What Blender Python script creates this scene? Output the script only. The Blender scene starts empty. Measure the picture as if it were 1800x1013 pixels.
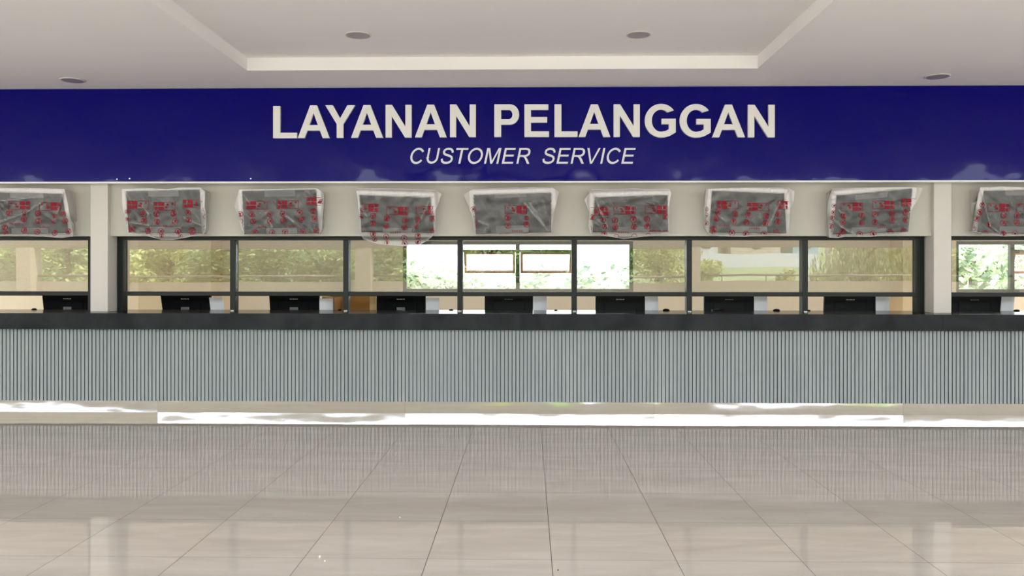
import bpy, bmesh, math, random
from mathutils import Vector, Matrix, noise

random.seed(7)
S = bpy.context.scene
COL = S.collection

# ------------------------------------------------------------------ camera
F = 1436.0                      # focal length in pixels of the 1800 x 1013 frame
H = 1.386                       # eye height
YAW = math.atan(28.0 / F)       # camera turned slightly left of the counter's normal
ROLL = 0.0006
HORIZON = 479.0
cam = bpy.data.cameras.new('camera')
cam.sensor_fit = 'HORIZONTAL'
cam.sensor_width = 36.0
cam.lens = 36.0 * F / 1800.0
cam.shift_y = -(506.5 - HORIZON) / 1800.0
cam.clip_start = 0.05
cam.clip_end = 400
cam_ob = bpy.data.objects.new('camera', cam)
COL.objects.link(cam_ob)
cam_ob.location = (0, 0, H)
cam_ob.matrix_world = (Matrix.Translation((0, 0, H)) @ Matrix.Rotation(YAW, 4, 'Z')
                       @ Matrix.Rotation(math.pi / 2, 4, 'X') @ Matrix.Rotation(ROLL, 4, 'Z'))
S.camera = cam_ob

# ------------------------------------------------------------------ light and exposure
S.view_settings.view_transform = 'Standard'
S.view_settings.look = 'None'
S.view_settings.gamma = 1.0
S.view_settings.use_curve_mapping = False
S.view_settings.exposure = 1.1
S.cycles.max_bounces = 16
S.cycles.diffuse_bounces = 8
S.cycles.glossy_bounces = 6
S.cycles.transparent_max_bounces = 24
S.cycles.sample_clamp_indirect = 12

world = bpy.data.worlds.new('sky')
S.world = world
world.use_nodes = True
wn = world.node_tree.nodes
wl = world.node_tree.links
wn.clear()
w_out = wn.new('ShaderNodeOutputWorld')
w_bg = wn.new('ShaderNodeBackground')
w_tc = wn.new('ShaderNodeTexCoord')
w_sep = wn.new('ShaderNodeSeparateXYZ')
w_ramp = wn.new('ShaderNodeValToRGB')
w_ramp.color_ramp.elements[0].position = 0.0
w_ramp.color_ramp.elements[0].color = (0.90, 0.96, 1.0, 1)
w_ramp.color_ramp.elements[1].position = 0.7
w_ramp.color_ramp.elements[1].color = (0.66, 0.82, 1.0, 1)
wl.new(w_tc.outputs['Generated'], w_sep.inputs[0])
wl.new(w_sep.outputs['Z'], w_ramp.inputs[0])
wl.new(w_ramp.outputs[0], w_bg.inputs['Color'])
w_bg.inputs['Strength'].default_value = 3.6
wl.new(w_bg.outputs[0], w_out.inputs['Surface'])

sun = bpy.data.lights.new('sun', 'SUN')
sun.energy = 9.0
sun.angle = 0.01
sun.color = (1.0, 0.96, 0.90)
sun_ob = bpy.data.objects.new('sun', sun)
COL.objects.link(sun_ob)
_el, _az = math.radians(52), math.radians(74)      # from the right, a little from behind the building
_to = Vector((math.sin(_az) * math.cos(_el), math.cos(_az) * math.cos(_el), math.sin(_el)))
sun_ob.rotation_euler = _to.to_track_quat('Z', 'Y').to_euler()
sun_ob.location = (12, 4, 14)

# ------------------------------------------------------------------ pixel -> place
def ray(x):
    u = (x - 900.0) / F
    return (u * math.cos(YAW) - math.sin(YAW), u * math.sin(YAW) + math.cos(YAW))

def at(x, y, Y):
    """the point of the plane at distance Y that is seen at pixel (x, y)"""
    x2 = x + ROLL * (y - 506.5)
    y2 = y - ROLL * (x - 900)
    dx, dy = ray(x2)
    t = Y / dy
    return Vector((dx * t, Y, H + (HORIZON - y2) / F * t))

def X(x, Y, y=479):
    return at(x, y, Y).x

def Z(y, Y, x=928):
    return at(x, y, Y).z

GLASS_Y = 8.33
def mirrored(x, y, Y):
    """the point at distance Y (behind the camera) seen reflected in the glass at pixel (x, y)"""
    p = at(x, y, 2 * GLASS_Y - Y)
    p.y = Y
    return p

# ------------------------------------------------------------------ node helpers
def new_mat(name):
    m = bpy.data.materials.new(name)
    m.use_nodes = True
    nt = m.node_tree
    b = nt.nodes['Principled BSDF']
    return m, nt, b

def simple(name, col, rough=0.5, metal=0.0, spec=0.5, noise_amt=0.0, noise_scale=8.0, bump=0.0, bump_scale=60.0):
    m, nt, b = new_mat(name)
    b.inputs['Roughness'].default_value = rough
    b.inputs['Metallic'].default_value = metal
    b.inputs['Specular IOR Level'].default_value = spec
    b.inputs['Base Color'].default_value = (*col, 1)
    tc = nt.nodes.new('ShaderNodeTexCoord')
    if noise_amt:
        n = nt.nodes.new('ShaderNodeTexNoise')
        n.inputs['Scale'].default_value = noise_scale
        n.inputs['Detail'].default_value = 5
        nt.links.new(tc.outputs['Object'], n.inputs['Vector'])
        r = nt.nodes.new('ShaderNodeValToRGB')
        a = 1 - noise_amt
        c = 1 + noise_amt
        r.color_ramp.elements[0].position = 0.3
        r.color_ramp.elements[1].position = 0.7
        r.color_ramp.elements[0].color = (col[0] * a, col[1] * a, col[2] * a, 1)
        r.color_ramp.elements[1].color = (min(1, col[0] * c), min(1, col[1] * c), min(1, col[2] * c), 1)
        nt.links.new(n.outputs['Fac'], r.inputs[0])
        nt.links.new(r.outputs[0], b.inputs['Base Color'])
    if bump:
        n2 = nt.nodes.new('ShaderNodeTexNoise')
        n2.inputs['Scale'].default_value = bump_scale
        n2.inputs['Detail'].default_value = 4
        nt.links.new(tc.outputs['Object'], n2.inputs['Vector'])
        bp = nt.nodes.new('ShaderNodeBump')
        bp.inputs['Strength'].default_value = bump
        bp.inputs['Distance'].default_value = 0.01
        nt.links.new(n2.outputs['Fac'], bp.inputs['Height'])
        nt.links.new(bp.outputs[0], b.inputs['Normal'])
    return m

def math_node(nt, op, a, b=None):
    n = nt.nodes.new('ShaderNodeMath')
    n.operation = op
    for i, v in enumerate((a, b)):
        if v is None:
            continue
        if isinstance(v, (int, float)):
            n.inputs[i].default_value = v
        else:
            nt.links.new(v, n.inputs[i])
    return n.outputs[0]

# ------------------------------------------------------------------ materials
M = {}
M['paint'] = simple('white_wall_paint', (0.67, 0.635, 0.575), 0.55, noise_amt=0.02, noise_scale=1.2, bump=0.04)
M['ceiling'] = simple('ceiling_paint', (0.85, 0.82, 0.80), 0.7, noise_amt=0.02, noise_scale=0.6, bump=0.05, bump_scale=3)
M['lintel'] = simple('shaded_wall_paint', (0.56, 0.545, 0.475), 0.6, noise_amt=0.02, noise_scale=1.5)  # shade on the wall above the windows put into a darker colour
M['office_wall'] = simple('shaded_tan_office_wall_paint', (0.70, 0.54, 0.33), 0.6, noise_amt=0.03, noise_scale=0.8)  # darker than the cream wall: shade on the piers put into the colour
M['office_light'] = simple('cream_office_wall_paint', (0.80, 0.665, 0.48), 0.6, noise_amt=0.02, noise_scale=0.8)
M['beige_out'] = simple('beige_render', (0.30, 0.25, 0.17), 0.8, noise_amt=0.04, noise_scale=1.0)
M['beam'] = simple('shaded_brown_beam_render', (0.15, 0.125, 0.09), 0.8)  # shade on the beam put into a darker colour than the beige render
M['pale_out'] = simple('pale_column_paint', (0.55, 0.50, 0.42), 0.7)
M['rail'] = simple('brown_grey_painted_steel', (0.16, 0.13, 0.09), 0.45)
M['frame'] = simple('black_aluminium', (0.008, 0.010, 0.008), 0.4, spec=0.3, noise_amt=0.1, noise_scale=5)
M['green_frame'] = simple('dark_green_aluminium', (0.02, 0.035, 0.027), 0.4)
M['pink_frame'] = simple('primed_red_sash_paint', (0.45, 0.16, 0.12), 0.5)
M['chrome'] = simple('chrome', (0.75, 0.75, 0.75), 0.15, metal=1.0)
M['letter'] = simple('white_letter_paint', (0.81, 0.795, 0.775), 0.5)
M['letter_small'] = simple('white_vinyl', (0.80, 0.79, 0.81), 0.45)
M['white_trim'] = simple('white_edge_trim', (0.82, 0.80, 0.80), 0.35)
M['black_plastic'] = simple('black_plastic', (0.004, 0.005, 0.006), 0.5, spec=0.06, noise_amt=0.1)
M['dark_plastic'] = simple('charcoal_plastic', (0.022, 0.024, 0.022), 0.5, spec=0.2)
M['badge'] = simple('grey_badge', (0.45, 0.45, 0.45), 0.4)
M['sticker'] = simple('grey_sticker', (0.16, 0.17, 0.17), 0.5)
M['foam'] = simple('pale_foam_strip', (0.11, 0.115, 0.11), 0.6)
M['white_sheet'] = simple('white_sheet_plastic', (0.80, 0.81, 0.86), 0.4)
M['card'] = simple('brown_cardboard', (0.44, 0.23, 0.07), 0.8, noise_amt=0.05, noise_scale=10)
M['card_light'] = simple('pale_cardboard', (0.66, 0.45, 0.22), 0.8, noise_amt=0.05, noise_scale=10)
M['desk'] = simple('grey_desk_laminate', (0.30, 0.29, 0.27), 0.5)
M['lens'] = simple('grey_lamp_lens', (0.33, 0.31, 0.31), 0.3)
M['ring'] = simple('lamp_ring', (0.62, 0.60, 0.57), 0.35)
M['carcass'] = simple('dark_carcass', (0.05, 0.05, 0.05), 0.7)
M['grass'] = simple('rough_grass', (0.21, 0.24, 0.10), 0.9, noise_amt=0.35, noise_scale=0.8)
M['roof'] = simple('clay_roof', (0.62, 0.30, 0.20), 0.8, noise_amt=0.15, noise_scale=3)
M['house'] = simple('tan_house_wall', (0.60, 0.50, 0.38), 0.8, noise_amt=0.06)
M['fence'] = simple('pale_grey_block_wall', (0.62, 0.62, 0.62), 0.8, noise_amt=0.1)
M['teal'] = simple('teal_sheet_wall', (0.30, 0.48, 0.52), 0.6)
M['dark_open'] = simple('dark_opening', (0.04, 0.04, 0.04), 0.6)
M['bark'] = simple('bark', (0.13, 0.09, 0.06), 0.9, noise_amt=0.25)
M['pole'] = simple('grey_pole', (0.45, 0.43, 0.42), 0.6)
M['red_ink'] = simple('red_print_ink', (0.26, 0.010, 0.022), 0.5, spec=0.2)
M['crumb'] = simple('pale_grit', (0.80, 0.74, 0.58), 0.7)

def leaf_mat(name, col):
    m, nt, b = new_mat(name)
    b.inputs['Roughness'].default_value = 0.5
    oi = nt.nodes.new('ShaderNodeNewGeometry')
    r = nt.nodes.new('ShaderNodeValToRGB')
    r.color_ramp.elements[0].color = (col[0] * 0.3, col[1] * 0.35, col[2] * 0.35, 1)
    r.color_ramp.elements[1].color = (min(1, col[0] * 1.5), min(1, col[1] * 1.4), min(1, col[2] * 1.3), 1)
    nt.links.new(oi.outputs['Random Per Island'], r.inputs[0])
    nt.links.new(r.outputs[0], b.inputs['Base Color'])
    tr = nt.nodes.new('ShaderNodeBsdfTranslucent')
    nt.links.new(r.outputs[0], tr.inputs['Color'])
    mx = nt.nodes.new('ShaderNodeMixShader')
    mx.inputs[0].default_value = 0.3
    out = nt.nodes['Material Output']
    nt.links.new(b.outputs[0], mx.inputs[1])
    nt.links.new(tr.outputs[0], mx.inputs[2])
    nt.links.new(mx.outputs[0], out.inputs['Surface'])
    return m
M['leaf_a'] = leaf_mat('green_leaves', (0.36, 0.46, 0.19))
M['leaf_b'] = leaf_mat('yellow_green_leaves', (0.58, 0.62, 0.25))
M['leaf_d'] = leaf_mat('glare_paled_leaves', (0.66, 0.74, 0.58))  # glare and haze beyond the office windows put into the leaf colour
M['leaf_c'] = leaf_mat('pale_willow_leaves', (0.46, 0.50, 0.27))

# polished floor tile: 0.6 m grid
FLOOR_X0 = X(972.3, F * H / (1013 - HORIZON))          # a joint running away from the camera
FLOOR_Y0 = at(928, 984, F * H / (984 - HORIZON)).y      # a joint running along the counter
def floor_material():
    m, nt, b = new_mat('polished_floor_tile')
    L = nt.links
    tc = nt.nodes.new('ShaderNodeTexCoord')
    sp = nt.nodes.new('ShaderNodeSeparateXYZ')
    L.new(tc.outputs['Object'], sp.inputs[0])
    fx = math_node(nt, 'DIVIDE', math_node(nt, 'SUBTRACT', sp.outputs['X'], FLOOR_X0), 0.6)
    fy = math_node(nt, 'DIVIDE', math_node(nt, 'SUBTRACT', sp.outputs['Y'], FLOOR_Y0), 0.6)
    ix = math_node(nt, 'FLOOR', fx)
    iy = math_node(nt, 'FLOOR', fy)
    def edge(f, w):
        fr = math_node(nt, 'FRACT', f)
        d = math_node(nt, 'ABSOLUTE', math_node(nt, 'SUBTRACT', fr, 0.5))
        return math_node(nt, 'GREATER_THAN', d, 0.5 - w)
    gx = edge(fx, 0.0026)
    gy = math_node(nt, 'MULTIPLY', edge(fy, 0.0024), 0.55)
    g = math_node(nt, 'MAXIMUM', gx, gy)
    cb = nt.nodes.new('ShaderNodeCombineXYZ')
    L.new(ix, cb.inputs[0]); L.new(iy, cb.inputs[1])
    wn_ = nt.nodes.new('ShaderNodeTexWhiteNoise')
    wn_.noise_dimensions = '3D'
    L.new(cb.outputs[0], wn_.inputs['Vector'])
    # streaky travertine-like veins running along the counter, shifted tile by tile
    ad = nt.nodes.new('ShaderNodeVectorMath'); ad.operation = 'MULTIPLY_ADD'
    L.new(wn_.outputs['Color'], ad.inputs[0])
    ad.inputs[1].default_value = (9, 9, 9)
    L.new(tc.outputs['Object'], ad.inputs[2])
    mp = nt.nodes.new('ShaderNodeMapping')
    mp.inputs['Scale'].default_value = (1.3, 6.5, 1)
    mp.inputs['Rotation'].default_value = (0, 0, 0.12)
    L.new(ad.outputs[0], mp.inputs['Vector'])
    ns = nt.nodes.new('ShaderNodeTexNoise')
    ns.inputs['Scale'].default_value = 1.0
    ns.inputs['Detail'].default_value = 6
    ns.inputs['Roughness'].default_value = 0.6
    ns.inputs['Distortion'].default_value = 0.8
    L.new(mp.outputs[0], ns.inputs['Vector'])
    rp = nt.nodes.new('ShaderNodeValToRGB')
    e = rp.color_ramp.elements
    e[0].position = 0.28; e[0].color = (0.485, 0.425, 0.37, 1)
    e[1].position = 0.72; e[1].color = (0.58, 0.52, 0.46, 1)
    L.new(ns.outputs['Fac'], rp.inputs[0])
    mx = nt.nodes.new('ShaderNodeMix'); mx.data_type = 'RGBA'
    L.new(g, mx.inputs['Factor'])
    L.new(rp.outputs[0], mx.inputs['A'])
    mx.inputs['B'].default_value = (0.05, 0.038, 0.026, 1)
    L.new(mx.outputs['Result'], b.inputs['Base Color'])
    # every tile lies a hair off level
    geo = nt.nodes.new('ShaderNodeNewGeometry')
    sb = nt.nodes.new('ShaderNodeVectorMath'); sb.operation = 'SUBTRACT'
    L.new(wn_.outputs['Color'], sb.inputs[0]); sb.inputs[1].default_value = (0.5, 0.5, 0.5)
    sc_ = nt.nodes.new('ShaderNodeVectorMath'); sc_.operation = 'MULTIPLY'
    L.new(sb.outputs[0], sc_.inputs[0]); sc_.inputs[1].default_value = (0.004, 0.003, 0)
    a2 = nt.nodes.new('ShaderNodeVectorMath'); a2.operation = 'ADD'
    L.new(geo.outputs['Normal'], a2.inputs[0]); L.new(sc_.outputs[0], a2.inputs[1])
    nm = nt.nodes.new('ShaderNodeVectorMath'); nm.operation = 'NORMALIZE'
    L.new(a2.outputs[0], nm.inputs[0])
    bp = nt.nodes.new('ShaderNodeBump')
    bp.inputs['Strength'].default_value = 0.008
    bp.inputs['Distance'].default_value = 0.004
    n3 = nt.nodes.new('ShaderNodeTexNoise'); n3.inputs['Scale'].default_value = 5.0
    L.new(tc.outputs['Object'], n3.inputs['Vector'])
    L.new(n3.outputs['Fac'], bp.inputs['Height'])
    L.new(nm.outputs[0], bp.inputs['Normal'])
    L.new(bp.outputs[0], b.inputs['Normal'])
    ro = math_node(nt, 'MULTIPLY_ADD', g, 0.4)
    ro.node.inputs[2].default_value = 0.012
    L.new(ro, b.inputs['Roughness'])
    b.inputs['IOR'].default_value = 1.5
    return m
M['floor'] = floor_material()

def acrylic_material():
    m, nt, b = new_mat('glossy_blue_acrylic')
    b.inputs['Base Color'].default_value = (0.0025, 0.0015, 0.15, 1)
    b.inputs['Roughness'].default_value = 0.04
    b.inputs['IOR'].default_value = 1.36
    b.inputs['Specular IOR Level'].default_value = 0.28
    tc = nt.nodes.new('ShaderNodeTexCoord')
    n = nt.nodes.new('ShaderNodeTexNoise')
    n.inputs['Scale'].default_value = 1.9
    n.inputs['Detail'].default_value = 1.5
    nt.links.new(tc.outputs['Object'], n.inputs['Vector'])
    bp = nt.nodes.new('ShaderNodeBump')
    bp.inputs['Strength'].default_value = 0.8
    bp.inputs['Distance'].default_value = 0.018
    nt.links.new(n.outputs['Fac'], bp.inputs['Height'])
    nt.links.new(bp.outputs[0], b.inputs['Normal'])
    return m
M['acrylic'] = acrylic_material()

def granite_material():
    m, nt, b = new_mat('charcoal_granite')
    tc = nt.nodes.new('ShaderNodeTexCoord')
    n = nt.nodes.new('ShaderNodeTexNoise')
    n.inputs['Scale'].default_value = 2.2; n.inputs['Detail'].default_value = 7
    n.inputs['Distortion'].default_value = 1.2
    nt.links.new(tc.outputs['Object'], n.inputs['Vector'])
    r = nt.nodes.new('ShaderNodeValToRGB')
    r.color_ramp.elements[0].position = 0.35; r.color_ramp.elements[0].color = (0.020, 0.0225, 0.026, 1)
    r.color_ramp.elements[1].position = 0.7; r.color_ramp.elements[1].color = (0.040, 0.043, 0.047, 1)
    nt.links.new(n.outputs['Fac'], r.inputs[0])
    nt.links.new(r.outputs[0], b.inputs['Base Color'])
    b.inputs['Roughness'].default_value = 0.16
    b.inputs['Specular IOR Level'].default_value = 0.05
    return m
M['granite'] = granite_material()

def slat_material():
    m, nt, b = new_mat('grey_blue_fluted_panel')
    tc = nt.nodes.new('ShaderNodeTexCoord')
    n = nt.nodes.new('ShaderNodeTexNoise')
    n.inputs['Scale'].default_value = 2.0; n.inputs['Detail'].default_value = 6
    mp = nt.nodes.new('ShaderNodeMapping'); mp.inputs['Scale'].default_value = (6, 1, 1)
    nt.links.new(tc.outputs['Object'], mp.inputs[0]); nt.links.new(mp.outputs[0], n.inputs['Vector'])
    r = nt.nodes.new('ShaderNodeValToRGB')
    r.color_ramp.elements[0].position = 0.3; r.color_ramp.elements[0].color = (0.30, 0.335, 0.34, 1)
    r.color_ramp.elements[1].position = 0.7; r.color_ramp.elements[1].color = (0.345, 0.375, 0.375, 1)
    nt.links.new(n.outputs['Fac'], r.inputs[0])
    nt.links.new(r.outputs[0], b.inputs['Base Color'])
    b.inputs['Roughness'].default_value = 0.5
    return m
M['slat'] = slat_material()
M['groove'] = simple('slate_grey_groove_faces', (0.135, 0.16, 0.165), 0.6)

def mirror_material():
    m, nt, b = new_mat('mirror_polished_steel')
    b.inputs['Base Color'].default_value = (0.74, 0.73, 0.72, 1)
    b.inputs['Metallic'].default_value = 1.0
    b.inputs['Roughness'].default_value = 0.05
    tc = nt.nodes.new('ShaderNodeTexCoord')
    mp = nt.nodes.new('ShaderNodeMapping'); mp.inputs['Scale'].default_value = (0.8, 1, 2.5)
    n = nt.nodes.new('ShaderNodeTexNoise'); n.inputs['Scale'].default_value = 1.6; n.inputs['Detail'].default_value = 2
    nt.links.new(tc.outputs['Object'], mp.inputs[0]); nt.links.new(mp.outputs[0], n.inputs['Vector'])
    bp = nt.nodes.new('ShaderNodeBump')
    bp.inputs['Strength'].default_value = 0.5; bp.inputs['Distance'].default_value = 0.004
    nt.links.new(n.outputs['Fac'], bp.inputs['Height'])
    nt.links.new(bp.outputs[0], b.inputs['Normal'])
    return m
M['mirror'] = mirror_material()

def glass_material(name, refl, tint, warp):
    m = bpy.data.materials.new(name)
    m.use_nodes = True
    nt = m.node_tree
    nt.nodes.clear()
    out = nt.nodes.new('ShaderNodeOutputMaterial')
    t = nt.nodes.new('ShaderNodeBsdfTransparent'); t.inputs['Color'].default_value = (*tint, 1)
    g = nt.nodes.new('ShaderNodeBsdfGlossy'); g.inputs['Roughness'].default_value = 0.0
    g.inputs['Color'].default_value = (1, 1, 1, 1)
    fr = nt.nodes.new('ShaderNodeFresnel'); fr.inputs['IOR'].default_value = 1.5
    f2 = math_node(nt, 'MULTIPLY', fr.outputs[0], refl)
    mx = nt.nodes.new('ShaderNodeMixShader')
    nt.links.new(f2, mx.inputs[0])
    nt.links.new(t.outputs[0], mx.inputs[1]); nt.links.new(g.outputs[0], mx.inputs[2])
    nt.links.new(mx.outputs[0], out.inputs['Surface'])
    if warp:
        tc = nt.nodes.new('ShaderNodeTexCoord')
        n = nt.nodes.new('ShaderNodeTexNoise'); n.inputs['Scale'].default_value = 1.6; n.inputs['Detail'].default_value = 1
        nt.links.new(tc.outputs['Object'], n.inputs['Vector'])
        bp = nt.nodes.new('ShaderNodeBump'); bp.inputs['Strength'].default_value = 1.0
        bp.inputs['Distance'].default_value = warp * 0.45
        nt.links.new(n.outputs['Fac'], bp.inputs['Height'])
        nt.links.new(bp.outputs[0], g.inputs['Normal'])
    return m
M['glass'] = glass_material('service_window_glass', 2.3, (0.76, 0.77, 0.75), 0.0012)
M['glass_back'] = glass_material('office_window_glass', 0.8, (0.95, 0.97, 0.96), 0.0)

def film_material():
    m = bpy.data.materials.new('milky_plastic_film')
    m.use_nodes = True
    nt = m.node_tree
    nt.nodes.clear()
    L = nt.links
    out = nt.nodes.new('ShaderNodeOutputMaterial')
    at_ = nt.nodes.new('ShaderNodeAttribute'); at_.attribute_name = 'layers'
    t = nt.nodes.new('ShaderNodeBsdfTransparent'); t.inputs['Color'].default_value = (0.97, 0.97, 0.97, 1)
    d = nt.nodes.new('ShaderNodeBsdfDiffuse'); d.inputs['Color'].default_value = (0.93, 0.90, 0.88, 1)
    tr = nt.nodes.new('ShaderNodeBsdfTranslucent'); tr.inputs['Color'].default_value = (0.93, 0.90, 0.88, 1)
    m1 = nt.nodes.new('ShaderNodeMixShader'); m1.inputs[0].default_value = 0.25
    L.new(d.outputs[0], m1.inputs[1]); L.new(tr.outputs[0], m1.inputs[2])
    m2 = nt.nodes.new('ShaderNodeMixShader')
    L.new(at_.outputs['Fac'], m2.inputs[0])
    L.new(t.outputs[0], m2.inputs[1]); L.new(m1.outputs[0], m2.inputs[2])
    g = nt.nodes.new('ShaderNodeBsdfGlossy'); g.inputs['Roughness'].default_value = 0.22
    tc = nt.nodes.new('ShaderNodeTexCoord')
    mp = nt.nodes.new('ShaderNodeMapping'); mp.inputs['Rotation'].default_value = (0, 0.7, 0)
    mp.inputs['Scale'].default_value = (9, 9, 2.5)
    n = nt.nodes.new('ShaderNodeTexNoise'); n.inputs['Scale'].default_value = 1.6; n.inputs['Detail'].default_value = 3
    n.inputs['Distortion'].default_value = 0.6
    L.new(tc.outputs['Object'], mp.inputs[0]); L.new(mp.outputs[0], n.inputs['Vector'])
    bp = nt.nodes.new('ShaderNodeBump'); bp.inputs['Strength'].default_value = 0.8; bp.inputs['Distance'].default_value = 0.03
    L.new(n.outputs['Fac'], bp.inputs['Height'])
    for k in (d, tr, g):
        L.new(bp.outputs[0], k.inputs['Normal'])
    m3 = nt.nodes.new('ShaderNodeMixShader'); m3.inputs[0].default_value = 0.06
    L.new(m2.outputs[0], m3.inputs[1]); L.new(g.outputs[0], m3.inputs[2])
    L.new(m3.outputs[0], out.inputs['Surface'])
    return m
M['film'] = film_material()

# ------------------------------------------------------------------ mesh helpers
class MB:
    def __init__(self):
        self.bm = bmesh.new()
    def box(self, x0, x1, y0, y1, z0, z1, bevel=0.0):
        vs = [self.bm.verts.new(p) for p in ((x0, y0, z0), (x1, y0, z0), (x1, y1, z0), (x0, y1, z0),
                                             (x0, y0, z1), (x1, y0, z1), (x1, y1, z1), (x0, y1, z1))]
        fs = [self.bm.faces.new([vs[i] for i in f]) for f in
              ((0, 3, 2, 1), (4, 5, 6, 7), (0, 1, 5, 4), (1, 2, 6, 5), (2, 3, 7, 6), (3, 0, 4, 7))]
        if bevel:
            es = list({e for f in fs for e in f.edges})
            bmesh.ops.bevel(self.bm, geom=es, offset=bevel, segments=2, profile=0.5, affect='EDGES')
        return self
    def hexa(self, front, back):
        """front / back: 4 points each (same winding)"""
        a = [self.bm.verts.new(p) for p in front]
        b = [self.bm.verts.new(p) for p in back]
        self.bm.faces.new(a)
        self.bm.faces.new(b[::-1])
        for i in range(4):
            j = (i + 1) % 4
            self.bm.faces.new((a[j], a[i], b[i], b[j]))
        return self
    def quad(self, *ps):
        self.bm.faces.new([self.bm.verts.new(p) for p in ps])
        return self
    def tube(self, pts, r, seg=10, caps=True):
        rings = []
        pts = [Vector(p) for p in pts]
        for i, p in enumerate(pts):
            d = (pts[min(i + 1, len(pts) - 1)] - pts[max(i - 1, 0)]).normalized()
            up = Vector((0, 0, 1)) if abs(d.z) < 0.9 else Vector((1, 0, 0))
            s = d.cross(up).normalized(); u = s.cross(d)
            rr = r[i] if isinstance(r, (list, tuple)) else r
            rings.append([self.bm.verts.new(p + s * rr * math.cos(2 * math.pi * k / seg) + u * rr * math.sin(2 * math.pi * k / seg)) for k in range(seg)])
        for a, b in zip(rings, rings[1:]):
            for k in range(seg):
                self.bm.faces.new((a[k], a[(k + 1) % seg], b[(k + 1) % seg], b[k]))
        if caps:
            self.bm.faces.new(rings[0]); self.bm.faces.new(rings[-1][::-1])
        return self
    def lathe(self, prof, c, seg=32):
        rings = []
        for (r, z) in prof:
            rings.append([self.bm.verts.new((c[0] + r * math.cos(2 * math.pi * k / seg), c[1] + r * math.sin(2 * math.pi * k / seg), c[2] + z)) for k in range(seg)])
        for a, b in zip(rings, rings[1:]):
            for k in range(seg):
                self.bm.faces.new((a[k], a[(k + 1) % seg], b[(k + 1) % seg], b[k]))
        self.bm.faces.new(rings[0][::-1]); self.bm.faces.new(rings[-1])
        return self
    def build(self, name, mat, parent=None, smooth=False, recalc=True):
        if recalc:
            bmesh.ops.recalc_face_normals(self.bm, faces=self.bm.faces)
        me = bpy.data.meshes.new(name)
        self.bm.to_mesh(me); self.bm.free()
        if mat is not None:
            me.materials.append(mat)
        if smooth:
            for p in me.polygons:
                p.use_smooth = True
        o = bpy.data.objects.new(name, me)
        COL.objects.link(o)
        if parent is not None:
            o.parent = parent
            o.matrix_parent_inverse = Matrix.Translation(-parent.location)
        return o

def tag(o, label=None, cat=None, group=None, kind=None):
    if label: o['label'] = label
    if cat: o['category'] = cat
    if group: o['group'] = group
    if kind: o['kind'] = kind
    return o

def empty(name, loc, label, cat, group=None):
    o = bpy.data.objects.new(name, None)
    COL.objects.link(o)
    o.location = loc
    o.empty_display_size = 0.1
    return tag(o, label, cat, group)

# ------------------------------------------------------------------ main dimensions
APRON_Y = 7.85; SLAT_Y = 7.93; KICK_Y = 8.0
PILLAR_Y = 8.15; LINTEL_Y = 8.2; FASCIA_Y = 8.05
BACK_Y = 12.0
CEIL = Z(153, FASCIA_Y)
FASCIA_Z = Z(320.5, FASCIA_Y)
COUNTER_Z = Z(552, APRON_Y)
APRON_Z = Z(580.5, APRON_Y)
SLAT_Z = Z(707.5, SLAT_Y)
WIN_TOP = Z(415, LINTEL_Y)
ROOF_EDGE = -1.0  # unseen ceiling cut short here, an added sky opening to light the hall
PARAPET_Y = -9.04
XL, XR = -21.0, 21.0

# ------------------------------------------------------------------ the setting
tag(MB().box(XL, XR, PARAPET_Y - 0.2, 13.0, -0.2, 0).build('floor', M['floor']), 'glossy beige polished tile floor with thin dark joints', 'floor', kind='structure')

# ceiling slab with a shallow recessed tray
p_l = at(434, 121, F * (CEIL - H) / (HORIZON - 121.5)); p_r = at(1331, 123, F * (CEIL - H) / (HORIZON - 122.5))
CO_X0, CO_X1, CO_Y = p_l.x, p_r.x, (p_l.y + p_r.y) / 2
CO_Z = CEIL + (122 - 99.5) / F * CO_Y
CO_Y0 = 0.2
c = MB()
T = CEIL + 0.35
c.box(XL, CO_X0, ROOF_EDGE, 8.3, CEIL, T)
c.box(CO_X1, XR, ROOF_EDGE, 8.3, CEIL, T)
c.box(CO_X0, CO_X1, CO_Y, 8.3, CEIL, T)
c.box(CO_X0, CO_X1, ROOF_EDGE, CO_Y0, CEIL, T)
c.box(CO_X0, CO_X1, CO_Y0, CO_Y, CO_Z, T)
tag(c.build('ceiling', M['ceiling']), 'off white plaster ceiling with a shallow recessed rectangular tray', 'ceiling', kind='structure')

# wall above the service windows, between and beyond the pillars
PL0, PL1 = X(158.8, PILLAR_Y), X(189.5, PILLAR_Y)
PR0, PR1 = X(1641.5, PILLAR_Y), X(1672.5, PILLAR_Y)
w = MB()
w.box(XL, XR, LINTEL_Y, 8.5, WIN_TOP, CEIL + 0.1)
tag(w.build('wall_front', M['lintel']), 'shaded wall strip above the service windows', 'wall', kind='structure')
tag(MB().box(XL, XR, FASCIA_Y + 0.03, LINTEL_Y, FASCIA_Z + 0.004, CEIL).build('wall_header', M['paint']), 'header beam behind the blue fascia', 'wall', kind='structure')
for x0, x1, lab in ((PL0, PL1, 'white square pillar standing on the counter at the left'), (PR0, PR1, 'white square pillar standing on the counter at the right')):
    tag(MB().box(x0, x1, PILLAR_Y, 8.45, COUNTER_Z, FASCIA_Z + 0.004, 0.004).build('pillar', M['paint']), lab, 'pillar', kind='structure')

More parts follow.
